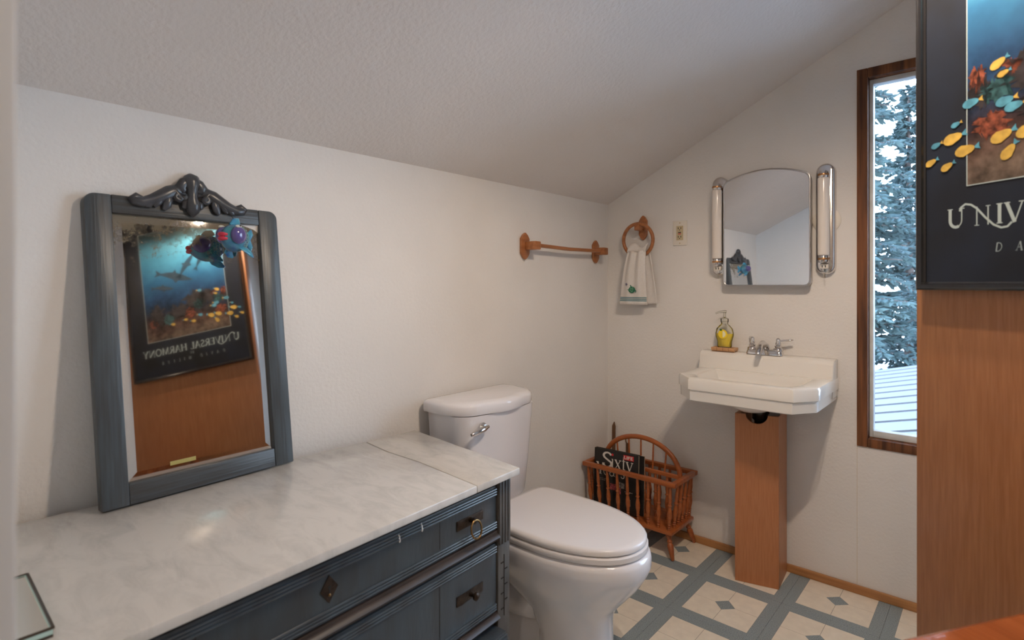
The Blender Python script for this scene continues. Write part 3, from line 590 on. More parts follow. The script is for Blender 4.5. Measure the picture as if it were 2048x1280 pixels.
# carved crest: relief made of swept scrolls and leaf lobes
cr = MB(); cxm = 0.213; cz0 = MH-0.012
UP = (0, -1, 0)
def leaf(pts, rad, flat=0.6, y=-0.005):
    rad = [q_*1.35 for q_ in rad]
    cr.tube([(cxm+p[0], y-(p[2] if len(p) > 2 else 0), cz0+p[1]) for p in pts], rad, n=10, flat=flat, up=UP)
for s_ in (-1, 1):
    leaf([(s_*.012, .030), (s_*.030, .040), (s_*.048, .030), (s_*.064, .020), (s_*.085, .008), (s_*.105, .000), (s_*.122, .003), (s_*.130, .006)], [.004, .010, .013, .012, .010, .009, .009, .003])
    leaf([(s_*.104, .010), (s_*.116, .012), (s_*.124, .006), (s_*.118, -.003)], [.003, .007, .008, .004])
    sp_ = [(s_*(.030+.012*(1-t*.55)*math.cos(2.6+t*5.2)), .022+.012*(1-t*.55)*math.sin(2.6+t*5.2), .004) for t in [i/11 for i in range(12)]]
    leaf([(s_*.058, .020, .003), (s_*.050, .032, .004), (s_*.038, .036, .004)]+sp_[3:], [.003, .005, .005]+[.005]*8+[.003], .8)
    leaf([(s_*.050, .026, .002), (s_*.052, .010, .003), (s_*.056, -.004, .002), (s_*.062, -.014)], [.004, .007, .007, .003])
    leaf([(s_*.064, .018, .002), (s_*.074, .002, .002), (s_*.082, -.008)], [.004, .006, .003])
    leaf([(s_*.080, .010, .002), (s_*.094, -.006, .001), (s_*.100, -.010)], [.004, .006, .002])
    leaf([(s_*.004, .070, .004), (s_*.016, .058, .004), (s_*.024, .048, .003), (s_*.018, .040, .003), (s_*.008, .040)], [.006, .010, .010, .008, .004])
    leaf([(s_*.004, .014, .003), (s_*.016, .004, .002), (s_*.020, -.006, .001)], [.005, .009, .003])
leaf([(0, .083, .0), (0, .074, .004), (0, .060, .006), (0, .040, .006), (0, .022, .006), (0, .004, .005), (0, -.014, .003), (0, -.026, .0)], [.004, .013, .014, .009, .008, .013, .010, .001], .7)
cr.build('carved_crest', 'crest', mir, smooth=60)

for c_ in mir.children:
    for v in c_.data.vertices: v.co.x -= 0.011*(v.co.z/MH)*(1-v.co.x/MW)     # the old frame is out of square

# hanging fish ornament
fi = empty('fish_ornament', (0.086, -1.892, 1.297), (0, 0, math.radians(30))); tag(fi, 'turquoise wooden fish with bulging purple eye and red lips hanging on the mirror', 'ornament')
# local: fish faces -y, its left side faces +x
b = MB(); R = []
for t in [i/14 for i in range(15)]:
    y = -0.040+0.084*t; r = 0.0335*math.sin(PI*min(max(t*0.93+0.05, 0.02), .985))**0.62
    R.append([(0.78*r*math.cos(2*PI*j/20), y, r*1.06*math.sin(2*PI*j/20)) for j in range(20)])
b.loft(R); body = b.build('body', 'fish_body', fi, smooth=60)
for s_ in (-1, 1):
    ey = MB().ball((s_*0.021, -0.010, 0.006), (0.0145, 0.0235, 0.0220), 20, 12).build('eye', 'fish_eye', fi, smooth=60)
    MB().ball((s_*0.0240, -0.014, 0.0270), (0.005, 0.010, 0.004), 12, 8).build('eyebrow', 'fish_white', ey)
    MB().ball((s_*0.0285, -0.014, 0.0285), (0.002, 0.003, 0.002), 8, 6).build('eyebrow_dot', 'black', ey)
    f = MB(); f.tube([(s_*0.016, 0.0, -0.022), (s_*0.027, 0.010, -0.030), (s_*0.031, 0.024, -0.040), (s_*0.030, 0.034, -0.047)], [0.006, 0.010, 0.009, 0.002], n=10, flat=0.35, up=(s_*1, 0, 0.5)); f.build('side_fin', 'fish_fin', fi, smooth=60)
lp = MB()
for z in (-0.004, 0.006): lp.tube([(-0.010, -0.036, z), (-0.005, -0.0435, z), (0, -0.0455, z), (0.005, -0.0435, z), (0.010, -0.036, z)], [0.003, 0.0052, 0.0058, 0.0052, 0.003], n=8)
lp.build('lips', 'fish_red', fi, smooth=60)
f = MB(); f.tube([(0, -0.012, 0.030), (0, 0.0, 0.041), (0, 0.013, 0.043), (0, 0.020, 0.036)], [0.006, 0.009, 0.009, 0.003], n=10, flat=0.45, up=(1, 0, 0)); f.build('top_fin', 'fish_fin', fi, smooth=60)
f = MB(); f.tube([(0, 0.036, 0), (0, 0.050, 0.002), (0, 0.062, 0.016), (0, 0.064, 0.026)], [0.008, 0.012, 0.010, 0.003], n=10, flat=0.4, up=(1, 0, 0)); f.tube([(0, 0.040, 0), (0, 0.052, -0.006), (0, 0.062, -0.020), (0, 0.062, -0.028)], [0.006, 0.011, 0.009, 0.003], n=10, flat=0.4, up=(1, 0, 0)); f.build('tail_fin', 'fish_fin', fi, smooth=60)
sc_ = MB()
for i in range(5):
    for j in range(9):
        t = 0.55+0.085*i; y = -0.040+0.084*t; r = 0.0335*math.sin(PI*(t*0.93+0.05))**0.62; a = -1.15+0.28*j+(0.14 if i % 2 else 0)
        for s_ in (-1, 1): sc_.tube([(s_*0.78*(r+.0004)*math.cos(a+d), y+0.004*math.cos(d/0.11*1.57), (r+.0004)*1.06*math.sin(a+d)) for d in (-.11, -.06, 0, .06, .11)], 0.0005, n=4)
sc_.build('scale_pattern', 'scale_line', body, smooth=None)
MB().tube([(0, 0.004, 0.045), (-0.022, -0.010, 0.075), (-0.040, -0.040, 0.100)], 0.0008, n=5).build('hanging_cord', 'cord', fi)

# ================================================================ toilet
TY = -1.045
to = empty('toilet', (0.22, TY, 0)); tag(to, 'white two piece toilet with closed lid between dresser and magazine rack', 'toilet')
def egg(xb, xf, hw, z, n=44, nb=3.0, ym=0.42):
    """plan outline: squarish back, rounded nose; x measured in room, made local"""
    xm = xb+(xf-xb)*ym; P = []
    for i in range(n):
        a = 2*PI*i/n; c_, s_ = math.cos(a), math.sin(a)
        if c_ >= 0: x = xm+(xf-xm)*abs(c_)**(2/2.15); y = hw*math.copysign(abs(s_)**(2/2.15), s_)
        else: x = xm-(xm-xb)*abs(c_)**(2/nb); y = hw*math.copysign(abs(s_)**(2/nb), s_)
        P.append((x-0.22, y, z))
    return P
b = MB()
b.loft([egg(.43, .652, .112, 0.0, nb=4, ym=.5), egg(.43, .653, .112, .012, nb=4, ym=.5), egg(.435, .648, .106, .03, nb=4, ym=.5), egg(.435, .642, .102, .12, nb=4, ym=.5), egg(.40, .645, .106, .18, nb=4, ym=.5), egg(.34, .662, .120, .215), egg(.28, .700, .145, .258), egg(.25, .735, .166, .300),
        egg(.240, .757, .180, .336), egg(.235, .767, .187, .360), egg(.235, .767, .187, .385), egg(.236, .763, .184, .397), egg(.24, .752, .175, .403)])
bowl = b.build('bowl', 'porcelain', to, smooth=60)
m_ = MB()
for s_ in (-1, 1):
    m_.tube([(0.24, s_*.055, .26), (0.18, s_*.060, .17), (0.12, s_*.060, .16), (0.06, s_*.055, .21), (0.0, s_*.050, .18), (-0.02, s_*.050, .06), (-0.02, s_*.05, .0)], [.04, .050, .052, .050, .045, .045, .045], n=14)
m_.loft([egg(.19, .47, .110, 0, nb=5, ym=.5), egg(.19, .47, .110, .018, nb=5, ym=.5), egg(.20, .47, .095, .035, nb=5, ym=.5), egg(.22, .47, .055, .25, nb=5, ym=.5)]); m_.build('trapway', 'porcelain', bowl, smooth=60)
MB().lathe([(0.0, .0), (.014, .0), (.013, .012), (.006, .018), (0, .019)], (0.12, -0.115, 0.0), 'z', 12).build('bolt_cap', 'porcelain', to)
MB().loft([egg(.03, .30, .115, .30, nb=5, ym=.6), egg(.03, .30, .13, .36, nb=5, ym=.6), egg(.03, .30, .15, .40, nb=5, ym=.6)]).build('tank_shelf', 'porcelain', to, smooth=60)
MB().loft([egg(.262, .752, .178, .4045, nb=7), egg(.258, .757, .182, .408, nb=7), egg(.258, .757, .182, .421, nb=7), egg(.262, .752, .178, .4245, nb=7)]).build('seat', 'seat', to, smooth=50)
MB().loft([egg(.256, .748, .176, .4265, nb=9), egg(.252, .753, .180, .430, nb=9), egg(.252, .753, .180, .440, nb=9), egg(.256, .747, .176, .4455, nb=9), egg(.27, .73, .162, .4475, nb=9)]).build('seat_lid', 'seat', to, smooth=50)
for s_ in (-1, 1): MB().lathe([(0, -.025), (.011, -.025), (.011, .025), (0, .025)], (0.03, s_*0.075, .424), 'y', 12).build('seat_hinge', 'seat', to)
def tank(x0, x1, hw, z, bow=0.014, n=12, rad=0.055):
    r = rad; out = []
    xs = []
    out += [(x0-.22, hw-.01), (x0-.21, hw)]
    for i in range(n//2+1): a = PI/2*(1-i/(n/2)); out.append((x1-r-.22+r*math.cos(a), hw-r+r*math.sin(a)))
    for i in range(1, 8): t = i/8; out.append((x1-.22+bow*math.sin(PI*t), (hw-r)*(1-2*t)))
    for i in range(n//2+1): a = -PI/2*(i/(n/2)); out.append((x1-r-.22+r*math.cos(a), -hw+r+r*math.sin(a)))
    out += [(x0-.21, -hw), (x0-.22, -hw+.01)]
    return [(p[0], p[1]+.014, z) for p in out]
MB().loft([tank(.035, .185, .162, .401), tank(.03, .195, .170, .42), tank(.025, .205, .180, .56), tank(.022, .213, .192, .742)]).build('tank', 'porcelain', to, smooth=50)
def lidr(g_, z): return tank(.016+g_, .222-g_, .209-g_, z, 0.022, 16, 0.105)
MB().loft([lidr(.010, .7425), lidr(.002, .745), lidr(0, .752), lidr(0, .772), lidr(.003, .780), lidr(.010, .785), lidr(.03, .787)]).build('tank_lid', 'porcelain', to, smooth=50)
lv = MB().lathe([(0, 0), (.016, 0), (.017, .007), (.012, .014), (0, .015)], (0.001, -0.105, .705), 'x', 16).build('lever_base', 'chrome', to)
MB().tube([(0.018, -0.092, .708), (0.022, -0.115, .705), (0.023, -0.165, .697), (0.022, -0.174, .696)], [.006, .0095, .0085, .005], n=10).build('flush_lever', 'chrome', lv)

# ================================================================ magazine rack
rk = empty('magazine_rack', (0.25, -0.135, 0)); tag(rk, 'turned maple wood magazine rack with arched handle beside the toilet', 'rack')
L = lambda x, y: (x-0.25, y+0.135)
def rbox(x0, x1, y0, y1, z0, z1, nm, bevel=0.004): a = L(x0, y0); c_ = L(x1, y1); return MB().box(a[0], c_[0], a[1], c_[1], z0, z1).build(nm, 'rack_wood', rk, bevel=bevel)
rbox(0.034, 0.468, -0.248, -0.018, 0.103, 0.121, 'base_board', 0.006)
rbox(0.014, 0.486, -0.256, -0.232, 0.314, 0.334, 'top_rail'); rbox(0.014, 0.486, -0.040, -0.016, 0.314, 0.334, 'top_rail')
rbox(0.014, 0.038, -0.232, -0.040, 0.314, 0.334, 'end_rail'); rbox(0.462, 0.486, -0.232, -0.040, 0.314, 0.334, 'end_rail')
rbox(0.038, 0.462, -0.145, -0.127, 0.316, 0.334, 'middle_rail')
SH = 0.195
spf = [(0.0035, 0), (0.0055, 0.006), (0.0035, 0.012), (0.0060, 0.016), (0.0040, 0.021), (0.0060, 0.026), (0.0040, 0.031), (0.0060, 0.036), (0.0050, 0.042), (0.0075, 0.060), (0.0080, 0.075), (0.0055, 0.100), (0.0045, 0.106), (0.0075, 0.112), (0.0045, 0.118), (0.0060, 0.135), (0.0050, 0.165), (0.0045, SH)]
spm = MB().lathe([(r_*1.3, h_) for r_, h_ in spf], n=12).mesh('spindle', 'rack_wood', 50)
def spindle(xb, yb, xt, yt, z0=0.120, z1=0.316):
    a = Vector((*L(xb, yb), z0)); b_ = Vector((*L(xt, yt), z1)); d = b_-a
    o = inst(spm, 'spindle', rk, a); o.rotation_euler = d.to_track_quat('Z', 'Y').to_euler(); o.scale = (1, 1, d.length/SH); return o
for i in range(9):
    t = i/8; spindle(0.055+0.395*t, -0.236, 0.040+0.420*t, -0.244); spindle(0.055+0.395*t, -0.030, 0.040+0.420*t, -0.028)
for i in range(1, 5):
    t = i/5; spindle(0.452, -0.236+0.206*t, 0.474, -0.244+0.216*t); spindle(0.050, -0.236+0.206*t, 0.026, -0.244+0.216*t)
for i in range(1, 7): t = i/7; spindle(0.055+0.395*t, -0.136, 0.050+0.40*t, -0.136, 0.120, 0.318)
lgp = [(0.004, 0), (0.0075, 0.004), (0.0125, 0.040), (0.0135, 0.058), (0.009, 0.066), (0.012, 0.072), (0.008, 0.080), (0.013, 0.090), (0.011, 0.104)]
lgm = MB().lathe(lgp, n=14).mesh('leg', 'rack_wood', 50)
for xb, yb, xt, yt in ((0.472, -0.246, 0.440, -0.222), (0.470, -0.019, 0.440, -0.044), (0.035, -0.246, 0.064, -0.222), (0.035, -0.019, 0.064, -0.044)):
    a = Vector((*L(xb, yb), 0.001)); b_ = Vector((*L(xt, yt), 0.104)); d = b_-a
    o = inst(lgm, 'leg', rk, a); o.rotation_euler = d.to_track_quat('Z', 'Y').to_euler(); o.scale = (1, 1, d.length/0.104)
ac = (0.262, -0.136); ar, ah = 0.192, 0.142
pts = [(*L(ac[0]+ar*math.cos(a), ac[1]), 0.328+ah*math.sin(a)) for a in [PI*i/24 for i in range(25)]]
hd = MB().tube(pts, 0.0115, n=12, flat=0.85, up=(0, 1, 0)).build('arched_handle', 'rack_wood', rk, smooth=60)
for k in range(1, 6):
    x = ac[0]-ar+2*ar*k/6; zt = 0.328+ah*math.sqrt(max(0, 1-((x-ac[0])/ar)**2))
    p = L(x+0.0, ac[1]); q = L(ac[0]+(x-ac[0])*0.92, ac[1])
    MB().tube([(q[0], q[1], 0.330), (p[0], p[1], zt)], [0.0042, 0.0038], n=8).build('handle_spindle', 'rack_wood', hd)
# book standing in the rack
BW, BH, BT = 0.225, 0.277, 0.020
bk = empty('book', (0.058, -0.224, 0.1225), (math.radians(-3), 0, math.radians(4))); tag(bk, 'large black hardcover book with white serif title and red badge in the rack', 'book')
MB().box(0, BW, 0, 0.003, 0, BH).build('front_cover', 'book', bk, bevel=0.0008); MB().box(0, BW, BT-0.003, BT, 0, BH).build('back_cover', 'book', bk, bevel=0.0008)
MB().box(-0.001, 0.003, 0, BT, 0, BH).build('spine', 'book', bk, bevel=0.0008); MB().box(0.003, BW-0.004, 0.003, BT-0.003, 0.004, BH-0.004).build('pages', 'paper', bk, smooth=None)
letters('S', 0.036, 0.196, 0.070, -0.0003, bk, 'ink_white', 0, 0.062); letters('ixty', 0.086, 0.196, 0.066, -0.0003, bk, 'ink_white', 0.02, 0.115)
letters('Y', 0.010, 0.158, 0.055, -0.0003, bk, 'ink_white', 0, 0.044); letters('ears', 0.046, 0.158, 0.058, -0.0003, bk, 'ink_white', 0.02, 0.115)
MB().ball((0.094, -0.0004, 0.258), (0.006, 0.0006, 0.006), 12, 6).build('red_dot', 'ink_red', bk)
bd_ = MB().box(0.150, 0.202, -0.0010, -0.0002, 0.246, 0.268).build('red_badge', 'ink_red', bk, smooth=None)
def block_letters(mb, text, x, z, h_, y):
    shp = {'L': [(0, 0, .28, 1), (0, 0, .75, .24)], 'I': [(0, 0, .28, 1)], 'F': [(0, 0, .28, 1), (0, .76, .75, 1), (0, .4, .65, .62)], 'E': [(0, 0, .28, 1), (0, .76, .75, 1), (0, .39, .65, .61), (0, 0, .75, .24)]}
    for c_ in text:
        for a in shp[c_]: mb.box(x+a[0]*h_, x+a[2]*h_, y-0.0003, y, z+a[1]*h_, z+a[3]*h_)
        x += (0.42 if c_ == 'I' else 0.9)*h_
m_ = MB(); block_letters(m_, 'LIFE', 0.1535, 0.250, 0.0145, -0.0010); m_.build('badge_letters', 'ink_white', bd_, smooth=None)
for x0, x1, z0, z1, mt_ in ((0.085, 0.115, 0.095, 0.125, 'ink_pink'), (0.120, 0.138, 0.115, 0.140, 'ink_grey'), (0.141, 0.158, 0.113, 0.138, 'ink_grey'), (0.118, 0.140, 0.085, 0.112, 'ink_pink'), (0.168, 0.190, 0.04, 0.07, 'ink_grey'), (0.03, 0.07, 0.138, 0.141, 'ink_grey'), (0.03, 0.06, 0.131, 0.134, 'ink_grey'), (0.160, 0.200, 0.100, 0.103, 'ink_grey')):
    MB().box(x0, x1, -0.0004, 0.0, z0, z1).build('cover_picture', mt_, bk, smooth=None)
bk2 = empty('magazine', (0.085, -0.196, 0.1225), (math.radians(-2), 0, math.radians(4))); tag(bk2, 'dark magazine behind the black book in the rack', 'magazine')
MB().box(0, 0.215, 0, 0.0012, 0, 0.272).build('cover', 'book', bk2, smooth=None); MB().box(0.001, 0.214, 0.0012, 0.008, 0.001, 0.271).build('pages', 'paper', bk2, smooth=None)
# two sticks in the corner behind the rack
m_ = MB(); m_.tube([(0.035, -0.008, 0.10), (0.040, -0.0085, 0.40), (0.040, -0.0085, 0.46), (0.043, -0.0085, 0.482)], [0.008, 0.010, 0.010, 0.002], n=10, flat=0.45, up=(0, 1, 0))
m_.tube([(0.035, -0.008, 0.001), (0.035, -0.008, 0.11)], 0.008, n=10, flat=0.45, up=(0, 1, 0))
tag(m_.build('wooden_stick', 'brown_stick', smooth=50), 'pointed brown wooden stick standing in the corner behind the rack', 'stick')
m_ = MB(); m_.tube([(0.115, -0.007, 0.001), (0.117, -0.007, 0.36), (0.118, -0.007, 0.385)], [0.006, 0.008, 0.008], n=10, flat=0.5, up=(0, 1, 0))
m_.tube([(0.118+0.010*math.cos(a), -0.007, 0.402+0.018*math.sin(a)) for a in [2*PI*i/16 for i in range(16)]], 0.003, n=6, closed=True)
tag(m_.build('wooden_dowel', 'brown_stick', smooth=50), 'brown wooden dowel with a loop end behind the rack against sink wall', 'dowel')

# ================================================================ pedestal under the sink
pf = [(0.724, -0.221), (0.877, -0.181), (0.860, -0.016), (0.708, -0.016)]
pe = empty('sink_pedestal', (0.79, -0.11, 0)); tag(pe, 'upright box of brown veneer boards below the sink', 'pedestal')
pl = lambda p: (p[0]-0.79, p[1]+0.11)
ZP = 0.668
fa, fb = Vector(pl(pf[0])), Vector(pl(pf[1])); fd = (fb-fa); fl = fd.length; ang = math.atan2(fd.y, fd.x)
notch = [(0, 0.001), (fl, 0.001), (fl, ZP)]+[(fl*0.5+0.040*math.cos(a), ZP-0.036*math.sin(a)) for a in [PI*i/12 for i in range(13)]]+[(0, ZP)]
MB().prism(notch, 0, 0.016, 'y').build('front_board', 'ped_wood', pe, smooth=30, loc=(fa.x, fa.y, 0), rot=(0, 0, ang))
MB().prism([pl(p) for p in ((0.8735, -0.1655), (0.877, -0.179), (0.861, -0.016), (0.845, -0.016))], 0.001, ZP).build('side_board', 'ped_wood', pe, smooth=None)
MB().prism([pl(p) for p in ((0.7225, -0.203), (0.737, -0.199), (0.722, -0.016), (0.707, -0.016))], 0.001, ZP).build('side_board', 'ped_wood', pe, smooth=None)

# ================================================================ sink
sk = empty('wall_sink', (0.78, 0, 0.73)); tag(sk, 'white angular wall hung sink with raised back ledge', 'sink')
so = lambda x, y: (x-0.78, y)
OUT = [(0.527, -0.002), (0.527, -0.312), (0.612, -0.408), (0.986, -0.408), (1.046, -0.318), (1.046, -0.002)]
def resample(poly, n, c_):
    P = []
    for i in range(n):
        a = 2*PI*i/n; d = Vector((math.cos(a), math.sin(a))); best = 0
        for k in range(len(poly)):
            p = Vector(poly[k])-Vector(c_); q = Vector(poly[(k+1)%len(poly)])-Vector(c_); e_ = q-p
            den = d.x*e_.y-d.y*e_.x
            if abs(den) < 1e-9: continue
            t = (p.x*e_.y-p.y*e_.x)/den; u = (p.x*d.y-p.y*d.x)/den
            if t > 0 and -1e-6 <= u <= 1+1e-6: best = max(best, t)
        P.append((c_[0]+d.x*best, c_[1]+d.y*best))
    return P
N = 96; cc = (0.785, -0.23)
def inset(poly, d): 
    return [((p[0]-cc[0])*(1-d/0.26)+cc[0], (p[1]-cc[1])*(1-d/0.2)+cc[1] if p[1] < -0.01 else p[1]) for p in poly]
IN = [(0.605, -0.105), (0.600, -0.30), (0.635, -0.355), (0.945, -0.355), (0.975, -0.30), (0.975, -0.105)]
def ring(poly, z): return [(*so(*p), z-0.73) for p in resample(poly, N, cc)]
def shrink(poly, k, dy=0): return [((p[0]-cc[0])*k+cc[0], (p[1]-cc[1])*k+cc[1]+dy) for p in poly]
b = MB()
b.loft([ring(shrink(inset(OUT, .006), .3), .731), ring(inset(OUT, .012), .7305), ring(inset(OUT, .007), .734), ring(inset(OUT, .006), .772), ring(inset(OUT, .0), .776), ring(OUT, .812), ring(inset(OUT, .004), .8185), ring(inset(OUT, .010), .820),
        ring(shrink(IN, 1.04), .819), ring(IN, .814), ring(shrink(IN, .95), .795), ring(shrink(IN, .86), .755), ring(shrink(IN, .66), .725), ring(shrink(IN, .30), .715), ring(shrink(IN, .08), .713)])
basin = b.build('basin', 'sink_por', sk, smooth=35)
m_ = MB(); pr_ = [(-0.002, 0.745), (-0.088, 0.745), (-0.092, 0.818), (-0.084, 0.840), (-0.079, 0.875), (-0.070, 0.887), (-0.058, 0.891), (-0.002, 0.891)]
m_.prism([(p[0], p[1]-0.73) for p in pr_], 0.519-0.78, 1.043-0.78, 'x'); m_.build('back_ledge', 'sink_por', sk, smooth=50, bevel=0.004)
MB().lathe([(0.10, 0.012), (0.098, -0.005), (0.085, -0.026), (0.05, -0.044), (0.03, -0.048), (0.0, -0.048)], (0.005, -0.21, 0), 'z', 28).build('basin_underside', 'sink_por', sk, smooth=60)
dp = MB().lathe([(0.0, -0.047), (0.034, -0.047), (0.034, -0.062), (0.030, -0.066), (0.030, -0.085), (0.022, -0.092), (0.018, -0.16), (0.0, -0.16)], (0.018, -0.150, 0), 'z', 24).build('drain_pipe', 'black_pipe', sk, smooth=50)
MB().lathe([(0.0, -0.013), (0.020, -0.013), (0.020, -0.0105), (0.0, -0.0105)], (0.005, -0.23, 0), 'z', 18).build('drain_ring', 'chrome', sk)
# faucet on the ledge
fc = empty('faucet', (0.785, -0.045, 0.8915)); tag(fc, 'chrome two handle faucet on the sink ledge', 'faucet')
m_ = MB(); m_.loft([[(x, y, z) for x, y in rrect(-0.072+g_, 0.072-g_, -0.024+g_, 0.022-g_, 0.014)] for z, g_ in ((0, 0), (0.014, 0.002), (0.021, 0.007), (0.022, 0.012))]); m_.build('base', 'chrome', fc, smooth=50)
m_ = MB(); m_.tube([(0, 0.004, 0.018), (0, -0.004, 0.036), (0, -0.030, 0.046), (0, -0.062, 0.036), (0, -0.088, 0.016), (0, -0.092, 0.006)], [0.017, 0.016, 0.014, 0.012, 0.011, 0.010], n=14); m_.build('spout', 'chrome', fc, smooth=60)
for s_, a in ((-1, 2.0), (1, 0.15)):
    hdl = MB().lathe([(0, 0.018), (0.020, 0.018), (0.019, 0.026), (0.012, 0.031), (0.015, 0.037), (0.010, 0.043), (0.012, 0.048), (0.008, 0.056), (0.009, 0.064), (0.005, 0.070), (0, 0.071)], (s_*0.051, 0, 0), 'z', 18).build('handle', 'chrome', fc, smooth=60)
    d = Vector((math.cos(a), math.sin(a), 0)); p = Vector((s_*0.051, 0, 0.058))
    MB().tube([p, p+d*0.02+Vector((0, 0, .003)), p+d*0.045+Vector((0, 0, .006)), p+d*0.056+Vector((0, 0, .007))], [0.006, 0.007, 0.008, 0.004], n=10, flat=0.6, up=(0, 0, 1)).build('lever', 'chrome', hdl, smooth=60)
# soap bottle on its wooden dish
sd = empty('soap_dish', (0.617, -0.045, 0.8915)); tag(sd, 'small slotted wood soap dish under the bottle', 'soap dish')
for i in range(4): MB().box(-0.050+i*0.0252, -0.0258+i*0.0252, -0.026, 0.026, 0.004, 0.017).build('slat', 'soap_wood', sd, bevel=0.0015)
MB().box(-0.049, 0.049, -0.020, -0.012, 0.0, 0.005).build('runner', 'soap_wood', sd, smooth=None); MB().box(-0.049, 0.049, 0.012, 0.020, 0.0, 0.005).build('runner', 'soap_wood', sd, smooth=None)
sb = empty('soap_bottle', (0.617, -0.045, 0.9090)); tag(sb, 'clear pump bottle of yellow lemon hand soap on wooden dish', 'soap bottle')
def ov(w_, d_, z, n=24): return [(w_*math.copysign(abs(math.cos(2*PI*i/n))**.8, math.cos(2*PI*i/n)), d_*math.copysign(abs(math.sin(2*PI*i/n))**.8, math.sin(2*PI*i/n)), z) for i in range(n)]
MB().loft([ov(.028, .019, 0), ov(.030, .020, .003), ov(.030, .020, .025), ov(.038, .021, .050), ov(.0385, .021, .060), ov(.034, .020, .080), ov(.022, .016, .094), ov(.014, .013, .100), ov(.014, .013, .112)]).build('bottle', 'clear', sb, smooth=60)
MB().loft([ov(.0275, .0175, .003), ov(.0280, .0180, .025), ov(.0355, .019, .050), ov(.0355, .019, .060)]).build('liquid', 'soap', sb, smooth=60)
lb = MB().lathe([(0.0, 0), (.020, 0), (.020, .0006), (0, .0006)], (0, -.0222, .058), 'y', 24).build('lemon_label', 'lemon', sb, smooth=None)
m_ = MB(); m_.prism([(0, -.014), (0, .014)]+[(0.013*math.cos(a), 0.058-0.058+0.014*math.sin(a)) for a in [PI/2-PI*i/10 for i in range(1, 10)]], -0.0231, -0.0224, 'y')
m_.v = [(x, y, z+0.058) for x, y, z in m_.v]; m_.build('lemon_slice', 'lemon_l', lb, smooth=None)
MB().ball((-.008, -.0226, .076), (.006, .0006, .004), 10, 6).build('leaf', 'leaf', lb)
pm = MB().lathe([(0, .110), (.0165, .110), (.0165, .124), (.010, .127), (.005, .130), (.0045, .152), (0, .152)], (0, 0, 0), 'z', 16).build('pump', 'clear', sb, smooth=50)
MB().tube([(0.006, 0.004, .154), (-.002, 0, .155), (-.022, -.010, .152), (-.034, -.016, .146)], [.010, .009, .006, .005], n=10, flat=.6, up=(0, 0, 1)).build('pump_nozzle', 'clear', pm, smooth=60)

# ================================================================ mirror cabinet, lights, outlet on the sink wall
cb = empty('wall_mirror', (0.785, 0, 1.175)); tag(cb, 'frameless arched top mirror with thin steel rim above the sink', 'mirror')
cw, ch, rise, dp_ = 0.173, 0.448, 0.040, 0.050
def arch(g_):
    w_ = cw-g_; P = []
    r = 0.018
    P += [(-w_+r-r*math.sin(a), g_+r-r*math.cos(a)) for a in [0, .5, 1.0, PI/2]][::1]
    ztop = ch-g_
    P += [(-w_, ztop-.02), (-w_+.004, ztop-.004), (-w_+.014, ztop+.007)]
    for i in range(1, 12):
        t = -1+2*i/12; P.append((t*(w_-.014), ztop+.007+(rise-.007)*(1-t*t)))
    P += [(w_-.014, ztop+.007), (w_-.004, ztop-.004), (w_, ztop-.02)]
    P += [(w_-r+r*math.sin(a), g_+r-r*math.cos(a)) for a in [PI/2, 1.0, .5, 0]]
    return P
MB().prism(arch(0.004), -dp_+0.006, -0.001, 'y').build('cabinet_body', 'steel', cb, smooth=30)
R = [[(x, y, z) for x, z in arch(g_)] for g_, y in ((0.0, -dp_+0.010), (0.0, -dp_-0.001), (0.003, -dp_-0.003), (0.006, -dp_-0.001), (0.0065, -dp_+0.004))]
MB().loft(R, False, False).build('rim', 'steel', cb, smooth=60)
P = arch(0.006); MB().prism(P, -dp_, -dp_+0.004, 'y').build('mirror_glass', 'mirror', cb, smooth=None)
def sconce(x, lab):
    s = empty('tube_sconce', (x, 0, 1.222)); tag(s, lab, 'wall light', 'tube lights flanking the wall mirror')
    Hh = 0.436; w_ = 0.034
    def cap(g_, y): 
        P = [((w_-g_)*math.cos(a), y, Hh-w_+(w_-g_)*math.sin(a)) for a in [PI*i/12 for i in range(13)]]
        return P+[((w_-g_)*math.cos(a), y, w_+(w_-g_)*math.sin(a)) for a in [PI+PI*i/12 for i in range(13)]]
    MB().loft([cap(0, -0.0005), cap(0, -0.022), cap(.004, -0.029), cap(.011, -0.032)]).build('backplate', 'chrome', s, smooth=50)
    for z0, z1 in ((0.045, 0.075), (0.372, 0.400)):
        k = MB().lathe([(0, 0), (.016, 0), (.019, .004), (.019, z1-z0-.004), (.016, z1-z0), (0, z1-z0)], (0, -0.058, z0), 'z', 18).build('socket_cap', 'chrome', s, smooth=50)
        MB().box(-.010, .010, -.060, -.028, z0+.006, z1-.006).build('socket_bracket', 'copper', k, bevel=.001)
        MB().lathe([(.0195, 0), (.0205, .004), (.0195, .008)], (0, -0.058, z0+.010), 'z', 18).build('copper_band', 'copper', k, smooth=50)
    MB().lathe([(0, .074), (.0195, .074), (.0205, .078), (.0205, .369), (.0195, .373), (0, .373)], (0, -0.058, 0), 'z', 24).build('lamp_tube', 'tube', s, smooth=50)
    r = MB().box(-.014, .014, -.052, -.030, .022, .040).build('switch_block', 'plate', s, bevel=.002)
    m_ = MB(); m_.box(-.007, -.004, -.0528, -.0518, .026, .035).box(.004, .007, -.0528, -.0518, .026, .035); m_.build('receptacle_slot', 'black', r, smooth=None)
    MB().tube([(0, -.040, .024), (0, -.042, .004), (0, -.041, -.014)], [.003, .003, .004], n=8).build('pull_switch', 'clear', s)
sconce(0.588, 'chrome tube wall light on the left of the arched mirror')
sconce(1.004, 'chrome tube wall light on the right of the arched mirror')
